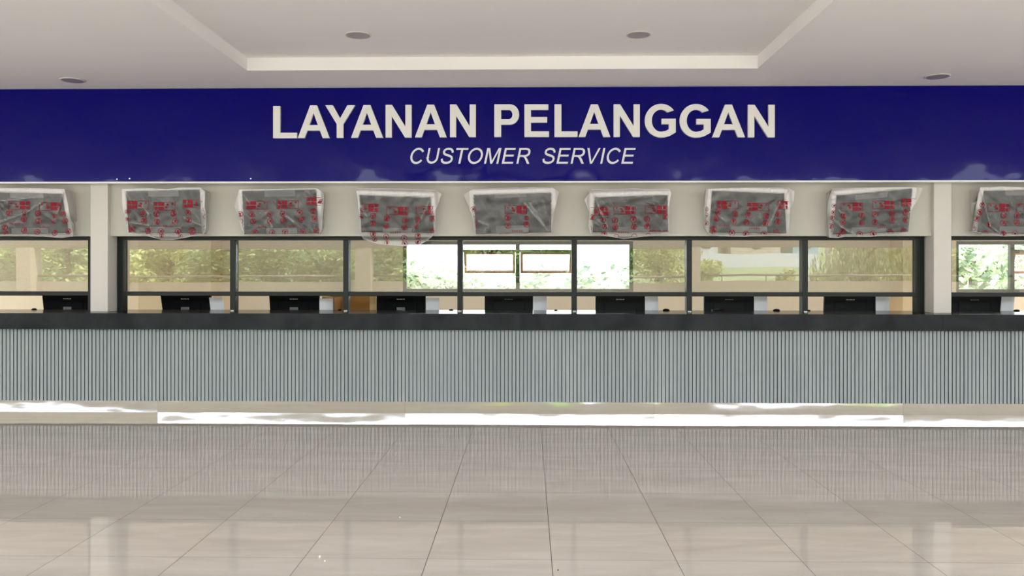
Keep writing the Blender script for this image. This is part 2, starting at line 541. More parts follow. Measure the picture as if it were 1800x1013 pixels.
# office behind the glass
OX0, OX1 = -9.5, 9.5
WZ0 = Z(514, BACK_Y); WZ1 = Z(424, BACK_Y)
WX = [X(708, BACK_Y), X(1113, BACK_Y)]
RX = [X(1681, BACK_Y), X(1900, BACK_Y)]
TOPZ = 2.75
w = MB()
def wall_with_holes(w, x0, x1, y0, y1, z0, z1, holes):
    """holes share one z range; piers between them, sill and head bands above and below"""
    a, b = holes[0][2], holes[0][3]
    w.box(x0, x1, y0, y1, z0, a)
    w.box(x0, x1, y0, y1, b, z1)
    cur = x0
    for (hx0, hx1, _, _) in holes:
        w.box(cur, hx0, y0, y1, a, b); cur = hx1
    w.box(cur, x1, y0, y1, a, b)
wall_with_holes(w, OX0, OX1, BACK_Y, BACK_Y + 0.2, 0, TOPZ, [(WX[0], WX[1], WZ0, WZ1), (RX[0], RX[1], WZ0, WZ1)])
tag(w.build('wall_back', M['office_light']), 'cream back wall of the office behind the glass', 'wall', kind='structure')
tag(MB().box(OX0 - 0.2, OX0, 8.45, BACK_Y + 0.2, 0, 0.5).box(OX0 - 0.2, OX0, 8.45, BACK_Y + 0.2, 2.6, TOPZ).box(OX0 - 0.2, OX0, 8.45, 9.0, 0.5, 2.6).box(OX0 - 0.2, OX0, 11.8, BACK_Y + 0.2, 0.5, 2.6).build('wall_left', M['office_wall']), 'tan left end wall of the office', 'wall', kind='structure')  # large opening added out of view to let daylight into the office
tag(MB().box(OX1, OX1 + 0.2, 8.45, BACK_Y + 0.2, 0, 0.5).box(OX1, OX1 + 0.2, 8.45, BACK_Y + 0.2, 2.6, TOPZ).box(OX1, OX1 + 0.2, 8.45, 9.0, 0.5, 2.6).box(OX1, OX1 + 0.2, 11.8, BACK_Y + 0.2, 0.5, 2.6).build('wall_right', M['office_wall']), 'tan right end wall of the office', 'wall', kind='structure')  # same added opening at this end, lighting the office
tag(MB().box(OX0 - 0.2, OX1 + 0.2, 8.5, 10.4, TOPZ, TOPZ + 0.2).box(OX0 - 0.2, OX1 + 0.2, 10.76, BACK_Y + 0.2, TOPZ, TOPZ + 0.2).build('ceiling_office', M['ceiling']), 'office ceiling with an added daylight slot behind the service windows', 'ceiling', kind='structure')  # slot left open as an added roof light that brightens the office
for a, b, nm in ((243, 371, 'broad tan pier on the office back wall at the left'), (1587, 1650, 'tan pier on the office back wall at the right')):
    tag(MB().box(X(a, 11.6), X(b, 11.6), 11.6, BACK_Y, 0, TOPZ).build('pillar', M['office_wall']), nm, 'pillar', kind='structure')

# office windows
def back_window(name, x0, x1, divs, sashes, label):
    o = empty(name, (x0, BACK_Y + 0.05, WZ0), label, 'window')
    o['kind'] = 'structure'
    y0, y1 = BACK_Y + 0.03, BACK_Y + 0.10
    t = 0.05
    m = MB()
    m.box(x0, x1, y0, y1, WZ0, WZ0 + t).box(x0, x1, y0, y1, WZ1 - t, WZ1)
    m.box(x0, x0 + t, y0, y1, WZ0 + t, WZ1 - t).box(x1 - t, x1, y0, y1, WZ0 + t, WZ1 - t)
    m.build('window_frame', M['green_frame'], o)
    xs = [x0 + t] + divs + [x1 - t]
    for d in divs:
        MB().box(d - 0.03, d + 0.03, y0, y1, WZ0 + t, WZ1 - t).build('mullion', M['green_frame'], o)
    for i in range(len(xs) - 1):
        a = xs[i] + (0.03 if i else 0); b = xs[i + 1] - (0.03 if i < len(xs) - 2 else 0)
        if i in sashes:
            zt = Z(441.5, BACK_Y); zb = Z(483, BACK_Y)
            MB().box(a, b, y0, y1, zt - 0.015, zt + 0.02).build('transom', M['green_frame'], o)
            MB().box(a, b, y0 + 0.03, y0 + 0.036, zt + 0.02, WZ1 - t).build('glass_pane', M['glass_back'], o)
            # awning sash swung outwards at the bottom
            s = MB()
            L = zt - 0.015 - zb
            rot = Matrix.Rotation(math.radians(24), 3, 'X')
            piv = Vector((0, y1 - 0.02, zt - 0.015))
            def sb(bx0, bx1, bz0, bz1, mb):
                k = len(mb.bm.verts)
                mb.box(bx0, bx1, -0.02, 0.02, bz0, bz1)
                mb.bm.verts.ensure_lookup_table()
                for v in list(mb.bm.verts)[k:]:
                    v.co = rot @ v.co + piv
            sb(a + 0.01, b - 0.01, -L, -L + 0.035, s)
            sb(a + 0.01, b - 0.01, -0.03, 0, s)
            sb(a + 0.01, a + 0.045, -L + 0.035, -0.03, s)
            sb(b - 0.045, b - 0.01, -L + 0.035, -0.03, s)
            sash = tag(s.build('awning_sash', M['pink_frame'], o), 'reddish awning sash swung open')
            g = MB()
            sb(a + 0.045, b - 0.045, -L + 0.035, -0.03, g)
            for v in g.bm.verts:
                pass
            g.build('glass_pane', M['glass_back'], sash)
        else:
            MB().box(a, b, y0 + 0.03, y0 + 0.036, WZ0 + t, WZ1 - t).build('glass_pane', M['glass_back'], o)
    return o
back_window('window_1', WX[0], WX[1], [X(810, BACK_Y), X(910, BACK_Y), X(1011, BACK_Y)], (1, 2), 'office back window with dark green frame and two open awning sashes')
back_window('window_2', RX[0], RX[1], [X(1782, BACK_Y)], (1,), 'office back window with dark frame right of the right pillar')

# ------------------------------------------------------------------ service windows
TR0, TR1 = Z(521, GLASS_Y), Z(513.5, GLASS_Y)
pane_rng = random.Random(3)
def service_window(name, x0, x1, mull, jl, jr, label, wj=0.075):
    o = empty(name, ((x0 + x1) / 2, GLASS_Y + 0.05, COUNTER_Z), label, 'window')
    o['kind'] = 'structure'
    y0, y1 = GLASS_Y, GLASS_Y + 0.10
    zt = Z(422.3, GLASS_Y)
    m = MB()
    m.box(x0, x1, y0, y1, zt, WIN_TOP + 0.03)
    m.box(x0, x0 + jl, y0, y1, COUNTER_Z, zt)
    m.box(x1 - jr, x1, y0, y1, COUNTER_Z, zt)
    m.build('window_frame', M['frame'], o)
    xs = [x0 + jl] + mull + [x1 - jr]
    for d in mull:
        MB().box(d - 0.027, d + 0.027, y0 - 0.005, y1, COUNTER_Z, zt, 0.003).build('mullion', M['frame'], o)
        ft = MB().box(d - 0.018, d + 0.018, y0 - 0.018, y0 - 0.005, COUNTER_Z, COUNTER_Z + 0.010, 0.002)
        tag(ft.build('foot_bracket', M['chrome'], o), 'small shiny chrome foot bracket')
    for i in range(len(xs) - 1):
        a = xs[i] + (0.027 if i else 0); b = xs[i + 1] - (0.027 if i < len(xs) - 2 else 0)
        MB().box(a, b, y0, y1, TR0, TR1, 0.003).build('transom', M['frame'], o)
        g = MB()
        g.box(-(b - a) / 2, (b - a) / 2, -0.003, 0.003, -(zt - TR1) / 2, (zt - TR1) / 2)
        rot = Matrix.Rotation(pane_rng.uniform(-0.0012, 0.0012), 3, 'X') @ Matrix.Rotation(pane_rng.uniform(-0.003, 0.003), 3, 'Z')
        off = Vector(((a + b) / 2, y0 + 0.05, (zt + TR1) / 2))
        for v in g.bm.verts:
            v.co = rot @ v.co + off
        g.build('glass_pane', M['glass'], o)
    return o
LX0, LX1 = X(206, GLASS_Y), X(1624.5, GLASS_Y)
service_window('window_3', LX0, LX1, [X(v, GLASS_Y) for v in (409, 608, 808.6, 1009.5, 1211.7, 1415.3)], X(216, GLASS_Y) - LX0, LX1 - X(1612, GLASS_Y), 'long black framed service window of seven bays between the pillars')
xl_end = X(163, GLASS_Y)
service_window('window_4', xl_end - 4.75, xl_end, [xl_end - 1.2 - 0.04, xl_end - 2.4, xl_end - 3.6], 0.07, 0.05, 'black framed service window left of the left pillar')
xr_end = X(1664, GLASS_Y)
service_window('window_5', xr_end, xr_end + 4.75, [xr_end + 1.24, xr_end + 2.4, xr_end + 3.6], 0.05, 0.07, 'black framed service window right of the right pillar')
# wall reveals between window frames, behind the pillars
for x0, x1 in ((xl_end, LX0), (LX1, xr_end)):
    tag(MB().box(x0, x1, PILLAR_Y + 0.302 - 0.1, 8.48, COUNTER_Z, WIN_TOP).build('wall_reveal', M['paint']), 'white wall return beside a pillar between window frames', 'wall', kind='structure')

# ------------------------------------------------------------------ fascia sign and lettering
def poly_obj(name, loops, bbox, Y, depth, mat, parent, label):
    """loops in unit box (0..1, 0..1 up); bbox in pixels x0,x1,ytop,ybottom; a raised letter"""
    cu = bpy.data.curves.new(name, 'CURVE')
    cu.dimensions = '2D'
    cu.fill_mode = 'BOTH'
    cu.extrude = depth / 2
    x0, x1, yt, yb = bbox
    mid = at((x0 + x1) / 2, (yt + yb) / 2, Y)
    pw = [at(x0, yt, Y), at(x1, yt, Y), at(x1, yb, Y), at(x0, yb, Y)]
    for lp in loops:
        sp = cu.splines.new('POLY')
        sp.points.add(len(lp) - 1)
        for i, (u, v) in enumerate(lp):
            top = pw[0].lerp(pw[1], u); bot = pw[3].lerp(pw[2], u)
            p = bot.lerp(top, v)
            sp.points[i].co = (p.x - mid.x, p.z - mid.z, 0, 1)
        sp.use_cyclic_u = True
    tmp = bpy.data.objects.new(name, cu)
    COL.objects.link(tmp)
    dg = bpy.context.evaluated_depsgraph_get()
    me = bpy.data.meshes.new_from_object(tmp.evaluated_get(dg))
    COL.objects.unlink(tmp)
    bpy.data.objects.remove(tmp)
    bpy.data.curves.remove(cu)
    me.name = name
    me.transform(Matrix.Translation((mid.x, Y + 0.0 - depth / 2, mid.z)) @ Matrix.Rotation(math.pi / 2, 4, 'X'))
    me.materials.clear(); me.materials.append(mat)
    o = bpy.data.objects.new(name, me)
    COL.objects.link(o)
    o.parent = parent
    o.matrix_parent_inverse = Matrix.Translation(-parent.location)
    o['label'] = label
    return o

def norm(loops):
    xs = [p[0] for l in loops for p in l]; ys = [p[1] for l in loops for p in l]
    a, b, c_, d = min(xs), max(xs), min(ys), max(ys)
    return [[((x - a) / (b - a), (y - c_) / (d - c_)) for x, y in l] for l in loops]

def arc(cx, cy, rx, ry, a0, a1, n=14):
    return [(cx + rx * math.cos(math.radians(a0 + (a1 - a0) * i / n)), cy + ry * math.sin(math.radians(a0 + (a1 - a0) * i / n))) for i in range(n + 1)]

B = {}   # heavy upright capitals, x in cap-height units of 716
B['L'] = [[(0, 0), (505, 0), (505, 121), (151, 121), (151, 716), (0, 716)]]
B['A'] = [[(0, 0), (154, 0), (215, 163), (501, 163), (566, 0), (723, 0), (436, 716), (282, 716)], [(259, 284), (357, 549), (457, 284)]]
B['Y'] = [[(254, 0), (399, 0), (399, 302), (661, 716), (491, 716), (330, 428), (168, 716), (0, 716), (254, 301)]]
B['N'] = [[(0, 0), (134, 0), (134, 467), (423, 0), (567, 0), (567, 716), (433, 716), (433, 238), (140, 716), (0, 716)]]
B['E'] = [[(0, 0), (545, 0), (545, 121), (145, 121), (145, 316), (505, 316), (505, 437), (145, 437), (145, 595), (531, 595), (531, 716), (0, 716)]]
B['P'] = [[(0, 0), (145, 0), (145, 270)] + [(239, 270)] + arc(330, 493, 200, 223, -90, 90, 20) + [(0, 716)],
          [(145, 391), (300, 391)] + arc(310, 493, 76, 102, -90, 90, 14) + [(145, 595)]]
B['G'] = [arc(350, 358, 350, 372, 38, 270, 34) + [(440, -8), (540, 22), (667, 98), (667, 401), (362, 401), (362, 280), (520, 280), (520, 171), (450, 130)] + [(360, 113)] + arc(352, 358, 202, 246, 260, 48, 30)]
S_ = {}
def stroke(pts, w, closed=False):
    pts = [Vector(p) for p in pts]
    n = len(pts)
    L_, R_ = [], []
    for i in range(n):
        if closed:
            d = (pts[(i + 1) % n] - pts[i - 1]).normalized()
            nn = Vector((-d.y, d.x)); s = 1
        else:
            d1 = (pts[i] - pts[i - 1]).normalized() if i else None
            d2 = (pts[i + 1] - pts[i]).normalized() if i < n - 1 else None
            d1 = d1 or d2; d2 = d2 or d1
            d = (d1 + d2).normalized()
            nn = Vector((-d.y, d.x)); s = 1 / max(0.5, nn.dot(Vector((-d1.y, d1.x))))
        L_.append(tuple(pts[i] + nn * w / 2 * s)); R_.append(tuple(pts[i] - nn * w / 2 * s))
    if closed:
        return [L_, R_]
    return [L_ + R_[::-1]]
W = 92
S_['C'] = stroke(arc(330, 358, 290, 326, 35, 325, 40), W)
S_['O'] = stroke(arc(340, 358, 308, 328, 0, 351, 40), W, True)
S_['U'] = stroke([(46, 716), (46, 270)] + arc(286, 270, 240, 234, 180, 360, 24) + [(526, 716)], W)
S_['S'] = stroke([(530, 505), (515, 570), (470, 630), (390, 668), (290, 676), (190, 660), (115, 610), (92, 535), (120, 465), (200, 415), (310, 385), (430, 352), (520, 295), (552, 215), (525, 125), (440, 60), (310, 36), (180, 52), (85, 115), (50, 225)], W)
S_['T'] = [[(230, 0), (324, 0), (324, 632), (555, 632), (555, 716), (0, 716), (0, 632), (230, 632)]]
S_['M'] = [[(0, 0), (91, 0), (91, 610), (295, 0), (381, 0), (588, 600), (588, 0), (680, 0), (680, 716), (552, 716), (345, 120), (142, 716), (0, 716)]]
S_['E'] = [[(0, 0), (520, 0), (520, 84), (94, 84), (94, 330), (480, 330), (480, 414), (94, 414), (94, 632), (505, 632), (505, 716), (0, 716)]]
S_['R'] = [[(0, 0), (94, 0), (94, 318), (205, 318), (265, 310), (330, 260), (400, 165), (500, 0), (618, 0), (500, 190), (430, 275), (385, 318), (470, 345), (535, 400), (560, 470), (560, 545), (540, 610), (495, 670), (430, 705), (340, 716), (0, 716)],
           [(94, 397), (94, 636), (330, 636), (410, 622), (455, 575), (463, 515), (445, 455), (395, 412), (300, 397)]]
S_['V'] = [[(0, 716), (276, 0), (373, 0), (655, 716), (555, 716), (325, 90), (100, 716)]]
S_['I'] = [[(0, 0), (94, 0), (94, 716), (0, 716)]]
def shear(loops, k=0.213):
    return [[(x + k * y, y) for x, y in l] for l in loops]

FX0, FX1 = -9.0, 9.0
sign = empty('fascia_sign', (0, FASCIA_Y, FASCIA_Z), 'long glossy deep blue fascia sign with white lettering above the service counter', 'sign')
MB().box(FX0, FX1, FASCIA_Y, FASCIA_Y + 0.03, FASCIA_Z + 0.012, CEIL - 0.004).build('acrylic_panel', M['acrylic'], sign)
tag(MB().box(FX0, FX1, FASCIA_Y - 0.006, FASCIA_Y + 0.03, FASCIA_Z - 0.006, FASCIA_Z + 0.0115).build('edge_trim', M['white_trim'], sign), 'thin white trim along the lower edge')
for sx, sy in ((228, 316), (441, 316), (206, 317)):
    p = at(sx, sy, FASCIA_Y)
    s = MB().tube([(p.x, FASCIA_Y - 0.004, p.z + 0.01), (p.x, FASCIA_Y, p.z + 0.01)], 0.006, 12)
    tag(s.build('screw_cap', M['chrome'], sign), 'small bright screw cap near the lower edge')

main = [('L', 481.7, 523.3), ('A', 524.9, 580.5), ('Y', 573, 625.1), ('A', 618.2, 674.2), ('N', 678.7, 724.1), ('A', 730, 785.8), ('N', 791.5, 836.7),
        ('P', 869.2, 912.7), ('E', 921.9, 964.9), ('L', 974.6, 1014.9), ('A', 1016.7, 1072.4), ('N', 1078.2, 1124), ('G', 1132.8, 1186.9), ('G', 1193.9, 1248.1), ('A', 1250.9, 1308.2), ('N', 1313.5, 1360.3)]
def base_y(x):      # the line of letters sags a little at both ends, as mounted
    if x < 850:
        return 243.9 - (x - 481) * 0.0062
    return 241.6 + max(0, x - 1150) * 0.004
for ch, a, b in main:
    yb = base_y((a + b) / 2)
    if ch == 'L' and a < 600: yt = yb - 56.3
    else: yt = yb - 57.1
    e = 0.9 if ch == 'G' else 0
    poly_obj('letter', norm(B[ch]), (a, b, yt - e, yb + e), FASCIA_Y, 0.03, M['letter'], sign, 'raised white bold capital %s' % ch)
sub = [('C', 721.5, 745.5), ('U', 748.7, 773.6), ('S', 775, 797.5), ('T', 801.9, 823.8), ('O', 822.6, 848.9), ('M', 851, 881.4), ('E', 882, 906.7), ('R', 907.6, 932.5),
       ('S', 953.6, 976.4), ('E', 978, 1003.2), ('R', 1002.9, 1028.4), ('V', 1032.6, 1055.8), ('I', 1055, 1064), ('C', 1066.5, 1091.3), ('E', 1092, 1117.3)]
for ch, a, b in sub:
    e = 0.5 if ch in 'CSO' else 0
    poly_obj('letter', norm(shear(S_[ch])), (a, b, 260.6 - e, 288.0 + e), FASCIA_Y, 0.008, M['letter_small'], sign, 'small white slanted capital %s' % ch)

# ------------------------------------------------------------------ service counter
CX0, CX1 = -9.5, 9.5
counter = empty('service_counter', (0, SLAT_Y + 0.2, 0), 'long service counter front clad in grey vertical flutes over a mirror kick', 'counter')
# fluted panel: one profile extruded in height
bm = bmesh.new()
prof = []
pitch = 6.72 / F * SLAT_Y
x = CX0
k = 0
rng = random.Random(5)
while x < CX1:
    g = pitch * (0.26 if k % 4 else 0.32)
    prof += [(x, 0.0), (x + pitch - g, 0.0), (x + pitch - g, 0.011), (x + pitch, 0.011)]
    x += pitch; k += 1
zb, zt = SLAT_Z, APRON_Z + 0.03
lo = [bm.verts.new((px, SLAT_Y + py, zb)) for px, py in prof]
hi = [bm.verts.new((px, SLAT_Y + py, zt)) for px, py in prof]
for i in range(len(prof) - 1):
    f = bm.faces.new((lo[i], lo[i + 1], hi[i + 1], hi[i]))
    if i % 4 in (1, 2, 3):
        f.material_index = 1  # groove sides and floors take the darker colour
# closed back
b0 = bm.verts.new((CX0, SLAT_Y + 0.025, zb)); b1 = bm.verts.new((prof[-1][0], SLAT_Y + 0.025, zb))
b2 = bm.verts.new((prof[-1][0], SLAT_Y + 0.025, zt)); b3 = bm.verts.new((CX0, SLAT_Y + 0.025, zt))
bm.faces.new((b1, b0, b3, b2))
bm.faces.new([b0] + [v for v in reversed(lo)][:0] + [lo[0], lo[-1], b1])
me = bpy.data.meshes.new('fluted_panel'); bm.to_mesh(me); bm.free()
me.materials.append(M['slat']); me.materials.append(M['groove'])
fp = bpy.data.objects.new('fluted_panel', me); COL.objects.link(fp); fp.parent = counter
fp.matrix_parent_inverse = Matrix.Translation(-counter.location)
tag(MB().box(CX0, CX1, KICK_Y + 0.012, 8.45, 0.0, APRON_Z + 0.03).build('carcass', M['carcass'], counter), 'dark body behind the cladding')
tag(MB().box(CX0, CX1, SLAT_Y + 0.026, KICK_Y + 0.012, SLAT_Z, APRON_Z + 0.03).build('panel_backing', M['carcass'], counter), 'dark board behind the flutes')
# mirror kick sheets, each set at its own slight tilt
joints = [CX0, X(-598, KICK_Y), X(-160, KICK_Y), X(277, KICK_Y), X(712, KICK_Y), X(1150, KICK_Y), X(1588, KICK_Y), X(2026, KICK_Y), CX1]
tilts = [0.0, 0.008, -0.016, 0.009, 0.012, 0.013, 0.006, 0.0]
for i in range(len(joints) - 1):
    a, b = joints[i] + 0.0006, joints[i + 1] - 0.0006
    h = SLAT_Z + 0.02
    dy = tilts[i] * h
    N = 24
    mb = MB()
    grid = []
    for r in range(2):
        row = []
        for q in range(N + 1):
            row.append(mb.bm.verts.new((a + (b - a) * q / N, KICK_Y + 0.004 + (dy if r else 0) * 1.0 - dy / 2, 0.0 + r * h)))
        grid.append(row)
    back = [[mb.bm.verts.new((v.co.x, KICK_Y + 0.0105, v.co.z)) for v in row] for row in grid]
    for q in range(N):
        mb.bm.faces.new((grid[0][q], grid[0][q + 1], grid[1][q + 1], grid[1][q]))
        mb.bm.faces.new((back[0][q + 1], back[0][q], back[1][q], back[1][q + 1]))
        mb.bm.faces.new((grid[1][q], grid[1][q + 1], back[1][q + 1], back[1][q]))
    mb.bm.faces.new((grid[0][0], grid[1][0], back[1][0], back[0][0]))
    mb.bm.faces.new((grid[0][N], back[0][N], back[1][N], grid[1][N]))
    tag(mb.build('kick_plate', M['mirror'], counter), 'mirror polished kick plate')

top = empty('countertop', (0, APRON_Y, COUNTER_Z), 'dark charcoal stone countertop with deep front edge', 'countertop')
seams = [CX0, X(172, APRON_Y), X(526, APRON_Y), X(880, APRON_Y), X(1322, APRON_Y), X(1657, APRON_Y), CX1]
for a, b in zip(seams, seams[1:]):
    m = MB()
    m.box(a + 0.0006, b - 0.0006, APRON_Y, 8.62, COUNTER_Z - 0.03, COUNTER_Z)
    m.box(a + 0.0006, b - 0.0006, APRON_Y, APRON_Y + 0.03, APRON_Z, COUNTER_Z - 0.03)
    m.build('stone_slab', M['granite'], top)

# ------------------------------------------------------------------ wrapped monitors over the windows
def smooth(a, b, t):
    t = max(0, min(1, (t - a) / (b - a)))
    return t * t * (3 - 2 * t)

def along(poly, t):
    ls = [math.dist(p, q) for p, q in zip(poly, poly[1:])]
    tot = sum(ls); d = t * tot
    for (p, q), l in zip(zip(poly, poly[1:]), ls):
        if d <= l or (p, q) == (poly[-2], poly[-1]):
            f = min(1, d / l)
            return (p[0] + (q[0] - p[0]) * f, p[1] + (q[1] - p[1]) * f)
        d -= l
    return poly[-1]

def wrapped_monitor(spec, label):
    scr, topl, right, bottom, left, marks, folds = (spec[k] for k in ('scr', 'top', 'right', 'bottom', 'left', 'marks', 'folds'))
    YT, YB = 7.985, 8.075
    (tl, tr_, br, bl) = scr
    ctr = at((tl[0] + br[0]) / 2, (tl[1] + br[1]) / 2, 8.03)
    root = empty('wall_monitor', (ctr.x, LINTEL_Y, ctr.z), label, 'monitor', 'wrapped wall monitors above the service windows')
    f = [at(*tl, YT), at(*tr_, YT), at(*br, YB), at(*bl, YB)]
    back = [p + Vector((0, 0.045, 0.004)) for p in f]
    m = MB().hexa(f, back)
    m.build('screen', M['dark_plastic'], root)
    # pale foam strips on the glass, top and bottom centre
    def on_scr(u, v, off):
        a = f[0].lerp(f[1], u); b = f[3].lerp(f[2], u)
        p = a.lerp(b, v); p.y -= off
        return p
    for (u0, u1, v0, v1) in spec.get('strips', ((0.30, 0.71, 0.01, 0.14), (0.30, 0.71, 0.86, 0.99))):
        s = MB().hexa([on_scr(u0, v0, 0.004), on_scr(u1, v0, 0.004), on_scr(u1, v1, 0.004), on_scr(u0, v1, 0.004)],
                      [on_scr(u0, v0, 0.0002), on_scr(u1, v0, 0.0002), on_scr(u1, v1, 0.0002), on_scr(u0, v1, 0.0002)])
        tag(s.build('foam_strip', M['foam'], root), 'paler strip across the screen edge')
    # bracket to the wall
    bz = ctr.z
    MB().box(ctr.x - 0.09, ctr.x + 0.09, 8.05 + 0.02, LINTEL_Y, bz - 0.06, bz + 0.06).build('wall_bracket', M['dark_plastic'], root)
    # the plastic bag
    seed = tl[0] * 0.37
    NU, NV = 76, 46
    def px(u, v):
        T_, B_ = along(topl, u), along(bottom, u)
        L_, R_ = along(left, v), along(right, v)
        c00, c10, c01, c11 = topl[0], topl[-1], bottom[0], bottom[-1]
        o = []
        for i in (0, 1):
            o.append((1 - v) * T_[i] + v * B_[i] + (1 - u) * L_[i] + u * R_[i]
                     - ((1 - u) * (1 - v) * c00[i] + u * (1 - v) * c10[i] + (1 - u) * v * c01[i] + u * v * c11[i]))
        return o
    def inside(x_, y_):
        def side(p, q):
            return ((q[0] - p[0]) * (y_ - p[1]) - (q[1] - p[1]) * (x_ - p[0])) / math.dist(p, q)
        return min(side(tl, tr_), side(tr_, br), side(br, bl), side(bl, tl))
    def S3(u, v, off=0.0):
        x_, y_ = px(u, v)
        t = (y_ - tl[1]) / max(1, (bl[1] - tl[1]))
        Y = YT + (YB - YT) * max(-0.15, min(1.15, t)) - 0.016
        d = inside(x_, y_)
        Y += 0.012 * smooth(0, 3, -d) + 0.10 * smooth(7.0, 15.0, -d)
        Y = min(Y, 8.175)
        inn = smooth(-8, 3, d)
        wv = noise.noise(Vector((x_ * 0.05 + seed, y_ * 0.09 + x_ * 0.03, seed))) * 0.007 * inn
        wv += abs(noise.noise(Vector((x_ * 0.11 - y_ * 0.10, seed * 2, y_ * 0.02)))) * 0.007 * inn
        for (p, q, wd, hh) in folds:      # creases pulled across the bag
            dx, dy = q[0] - p[0], q[1] - p[1]
            ll = math.hypot(dx, dy)
            s_ = ((x_ - p[0]) * dx + (y_ - p[1]) * dy) / ll / ll
            dd = abs((x_ - p[0]) * dy - (y_ - p[1]) * dx) / ll
            if -0.05 < s_ < 1.05:
                wv += hh * max(0, 1 - dd / wd)
        return at(x_, y_, Y - wv - off)
    bm = bmesh.new()
    V = [[bm.verts.new(S3(i / NU, j / NV)) for i in range(NU + 1)] for j in range(NV + 1)]
    for j in range(NV):
        for i in range(NU):
            bm.faces.new((V[j][i], V[j + 1][i], V[j + 1][i + 1], V[j][i + 1]))
    # edge folded back towards the wall
    rim = [V[0][i] for i in range(NU + 1)] + [V[j][NU] for j in range(1, NV + 1)] + [V[NV][i] for i in range(NU - 1, -1, -1)] + [V[j][0] for j in range(NV - 1, 0, -1)]
    cpt = Vector((ctr.x, 0, ctr.z))
    bk = []
    for v in rim:
        p = v.co.copy()
        d = Vector((cpt.x - p.x, 0, cpt.z - p.z)).normalized()
        bk.append(bm.verts.new((p.x + d.x * 0.02, 8.19, p.z + d.z * 0.02)))
    for i in range(len(rim)):
        j = (i + 1) % len(rim)
        bm.faces.new((rim[i], bk[i], bk[j], rim[j]))
    # red print
    x0 = min(p[0] for p in topl + bottom + left); x1 = max(p[0] for p in topl + bottom + right)
    def uv_of(x_, y_):
        u = (x_ - x0) / (x1 - x0); v = 0.5
        for _ in range(8):
            cx, cy = px(u, v)
            ex, ey = x_ - cx, y_ - cy
            u += ex / (x1 - x0); v += ey / (bl[1] - tl[1] + 12)
            u = max(0.0, min(1, u)); v = max(0.0, min(1, v))
        return u, v
    quads = []
    def pt(x_, y_):
        u, v = uv_of(x_, y_)
        if u <= 0.012 or u >= 0.988 or v <= 0.015 or v >= 0.985:
            return None
        return S3(u, v, 0.0035)
    def face(pts):
        ps = [pt(*p) for p in pts]
        if any(p is None for p in ps): return
        quads.append(ps)
    mr = random.Random(int(tl[0]))
    def ring(cx, cy, r):
        n = 16
        for k_ in range(n):
            a, b = 2 * math.pi * k_ / n, 2 * math.pi * (k_ + 1) / n
            ro, ri = r, r * 0.82
            face([(cx + ro * math.cos(a), cy + ro * math.sin(a)), (cx + ro * math.cos(b), cy + ro * math.sin(b)),
                  (cx + ri * math.cos(b), cy + ri * math.sin(b)), (cx + ri * math.cos(a), cy + ri * math.sin(a))])
        # pictogram inside the ring
        for q in range(2):
            a = mr.uniform(0, 6.28)
            ox, oy = cx + math.cos(a) * r * 0.14, cy + math.sin(a) * r * 0.2 + (q - 0.5) * r * 0.45
            s1, s2 = r * mr.uniform(0.28, 0.42), r * mr.uniform(0.26, 0.36)
            face([(ox - s1, oy - s2), (ox + s1 * 0.8, oy - s2 * 0.8), (ox + s1, oy + s2), (ox - s1 * 0.7, oy + s2 * 0.9)])
        face([(cx - r * 0.6, cy + r * 0.6), (cx - r * 0.48, cy + r * 0.72), (cx + r * 0.6, cy - r * 0.55), (cx + r * 0.48, cy - r * 0.68)])
    def block(cx, cy, flip):
        # a framed box of symbols, heavy at one end
        w_, h_ = 19, 7.2
        for (a, b, c1, d1) in ((-w_, w_, -h_, -h_ + 0.7), (-w_, w_, h_ - 0.7, h_), (-w_, -w_ + 0.7, -h_, h_), (w_ - 0.7, w_, -h_, h_)):
            nseg = 6
            for s in range(nseg):
                aa = a + (b - a) * s / nseg; bb = a + (b - a) * (s + 1) / nseg
                face([(cx + aa, cy + c1), (cx + bb, cy + c1), (cx + bb, cy + d1), (cx + aa, cy + d1)])
        for (ox, oy, sx, sy) in ((-15, -3.5, 2.4, 2.6), (-14.5, 3.4, 2.6, 2.4), (-6, -3.6, 4.6, 2.9), (-6, 3.2, 4.6, 2.7), (3.5, 1.5, 2.4, 1.8), (5.5, -2.5, 1.6, 1.5), (14, -4, 1.1, 1.2)):
            s = -1 if flip else 1
            sk = mr.uniform(-0.6, 0.6)
            face([(cx + s * ox - sx, cy + oy - sy), (cx + s * ox + sx, cy + oy - sy + sk), (cx + s * ox + sx - sk, cy + oy + sy), (cx + s * ox - sx + sk, cy + oy + sy)])
    def caption(cx, cy):
        for q in range(5):
            a = cx - 9 + q * 4
            face([(a, cy - 1.4), (a + 2.4, cy - 1.4), (a + 2.4, cy - 0.5), (a, cy - 0.5)])
            face([(a + 0.3, cy + 0.3), (a + 2.6, cy + 0.3), (a + 2.2, cy + 1.3), (a, cy + 1.3)])
    for mk in marks:
        kind = mk[0]
        if kind == 'o':
            ring(mk[1], mk[2], mk[3] if len(mk) > 3 else 5.2)
        elif kind == 'b':
            block(mk[1], mk[2], len(mk) > 3 and mk[3])
        else:
            caption(mk[1], mk[2])
    for ps in quads:
        bm.faces.new([bm.verts.new(p) for p in ps]).material_index = 1
    me = bpy.data.meshes.new('plastic_wrap')
    bm.to_mesh(me); bm.free()
    att = me.attributes.new('layers', 'FLOAT', 'POINT')
    idx = 0
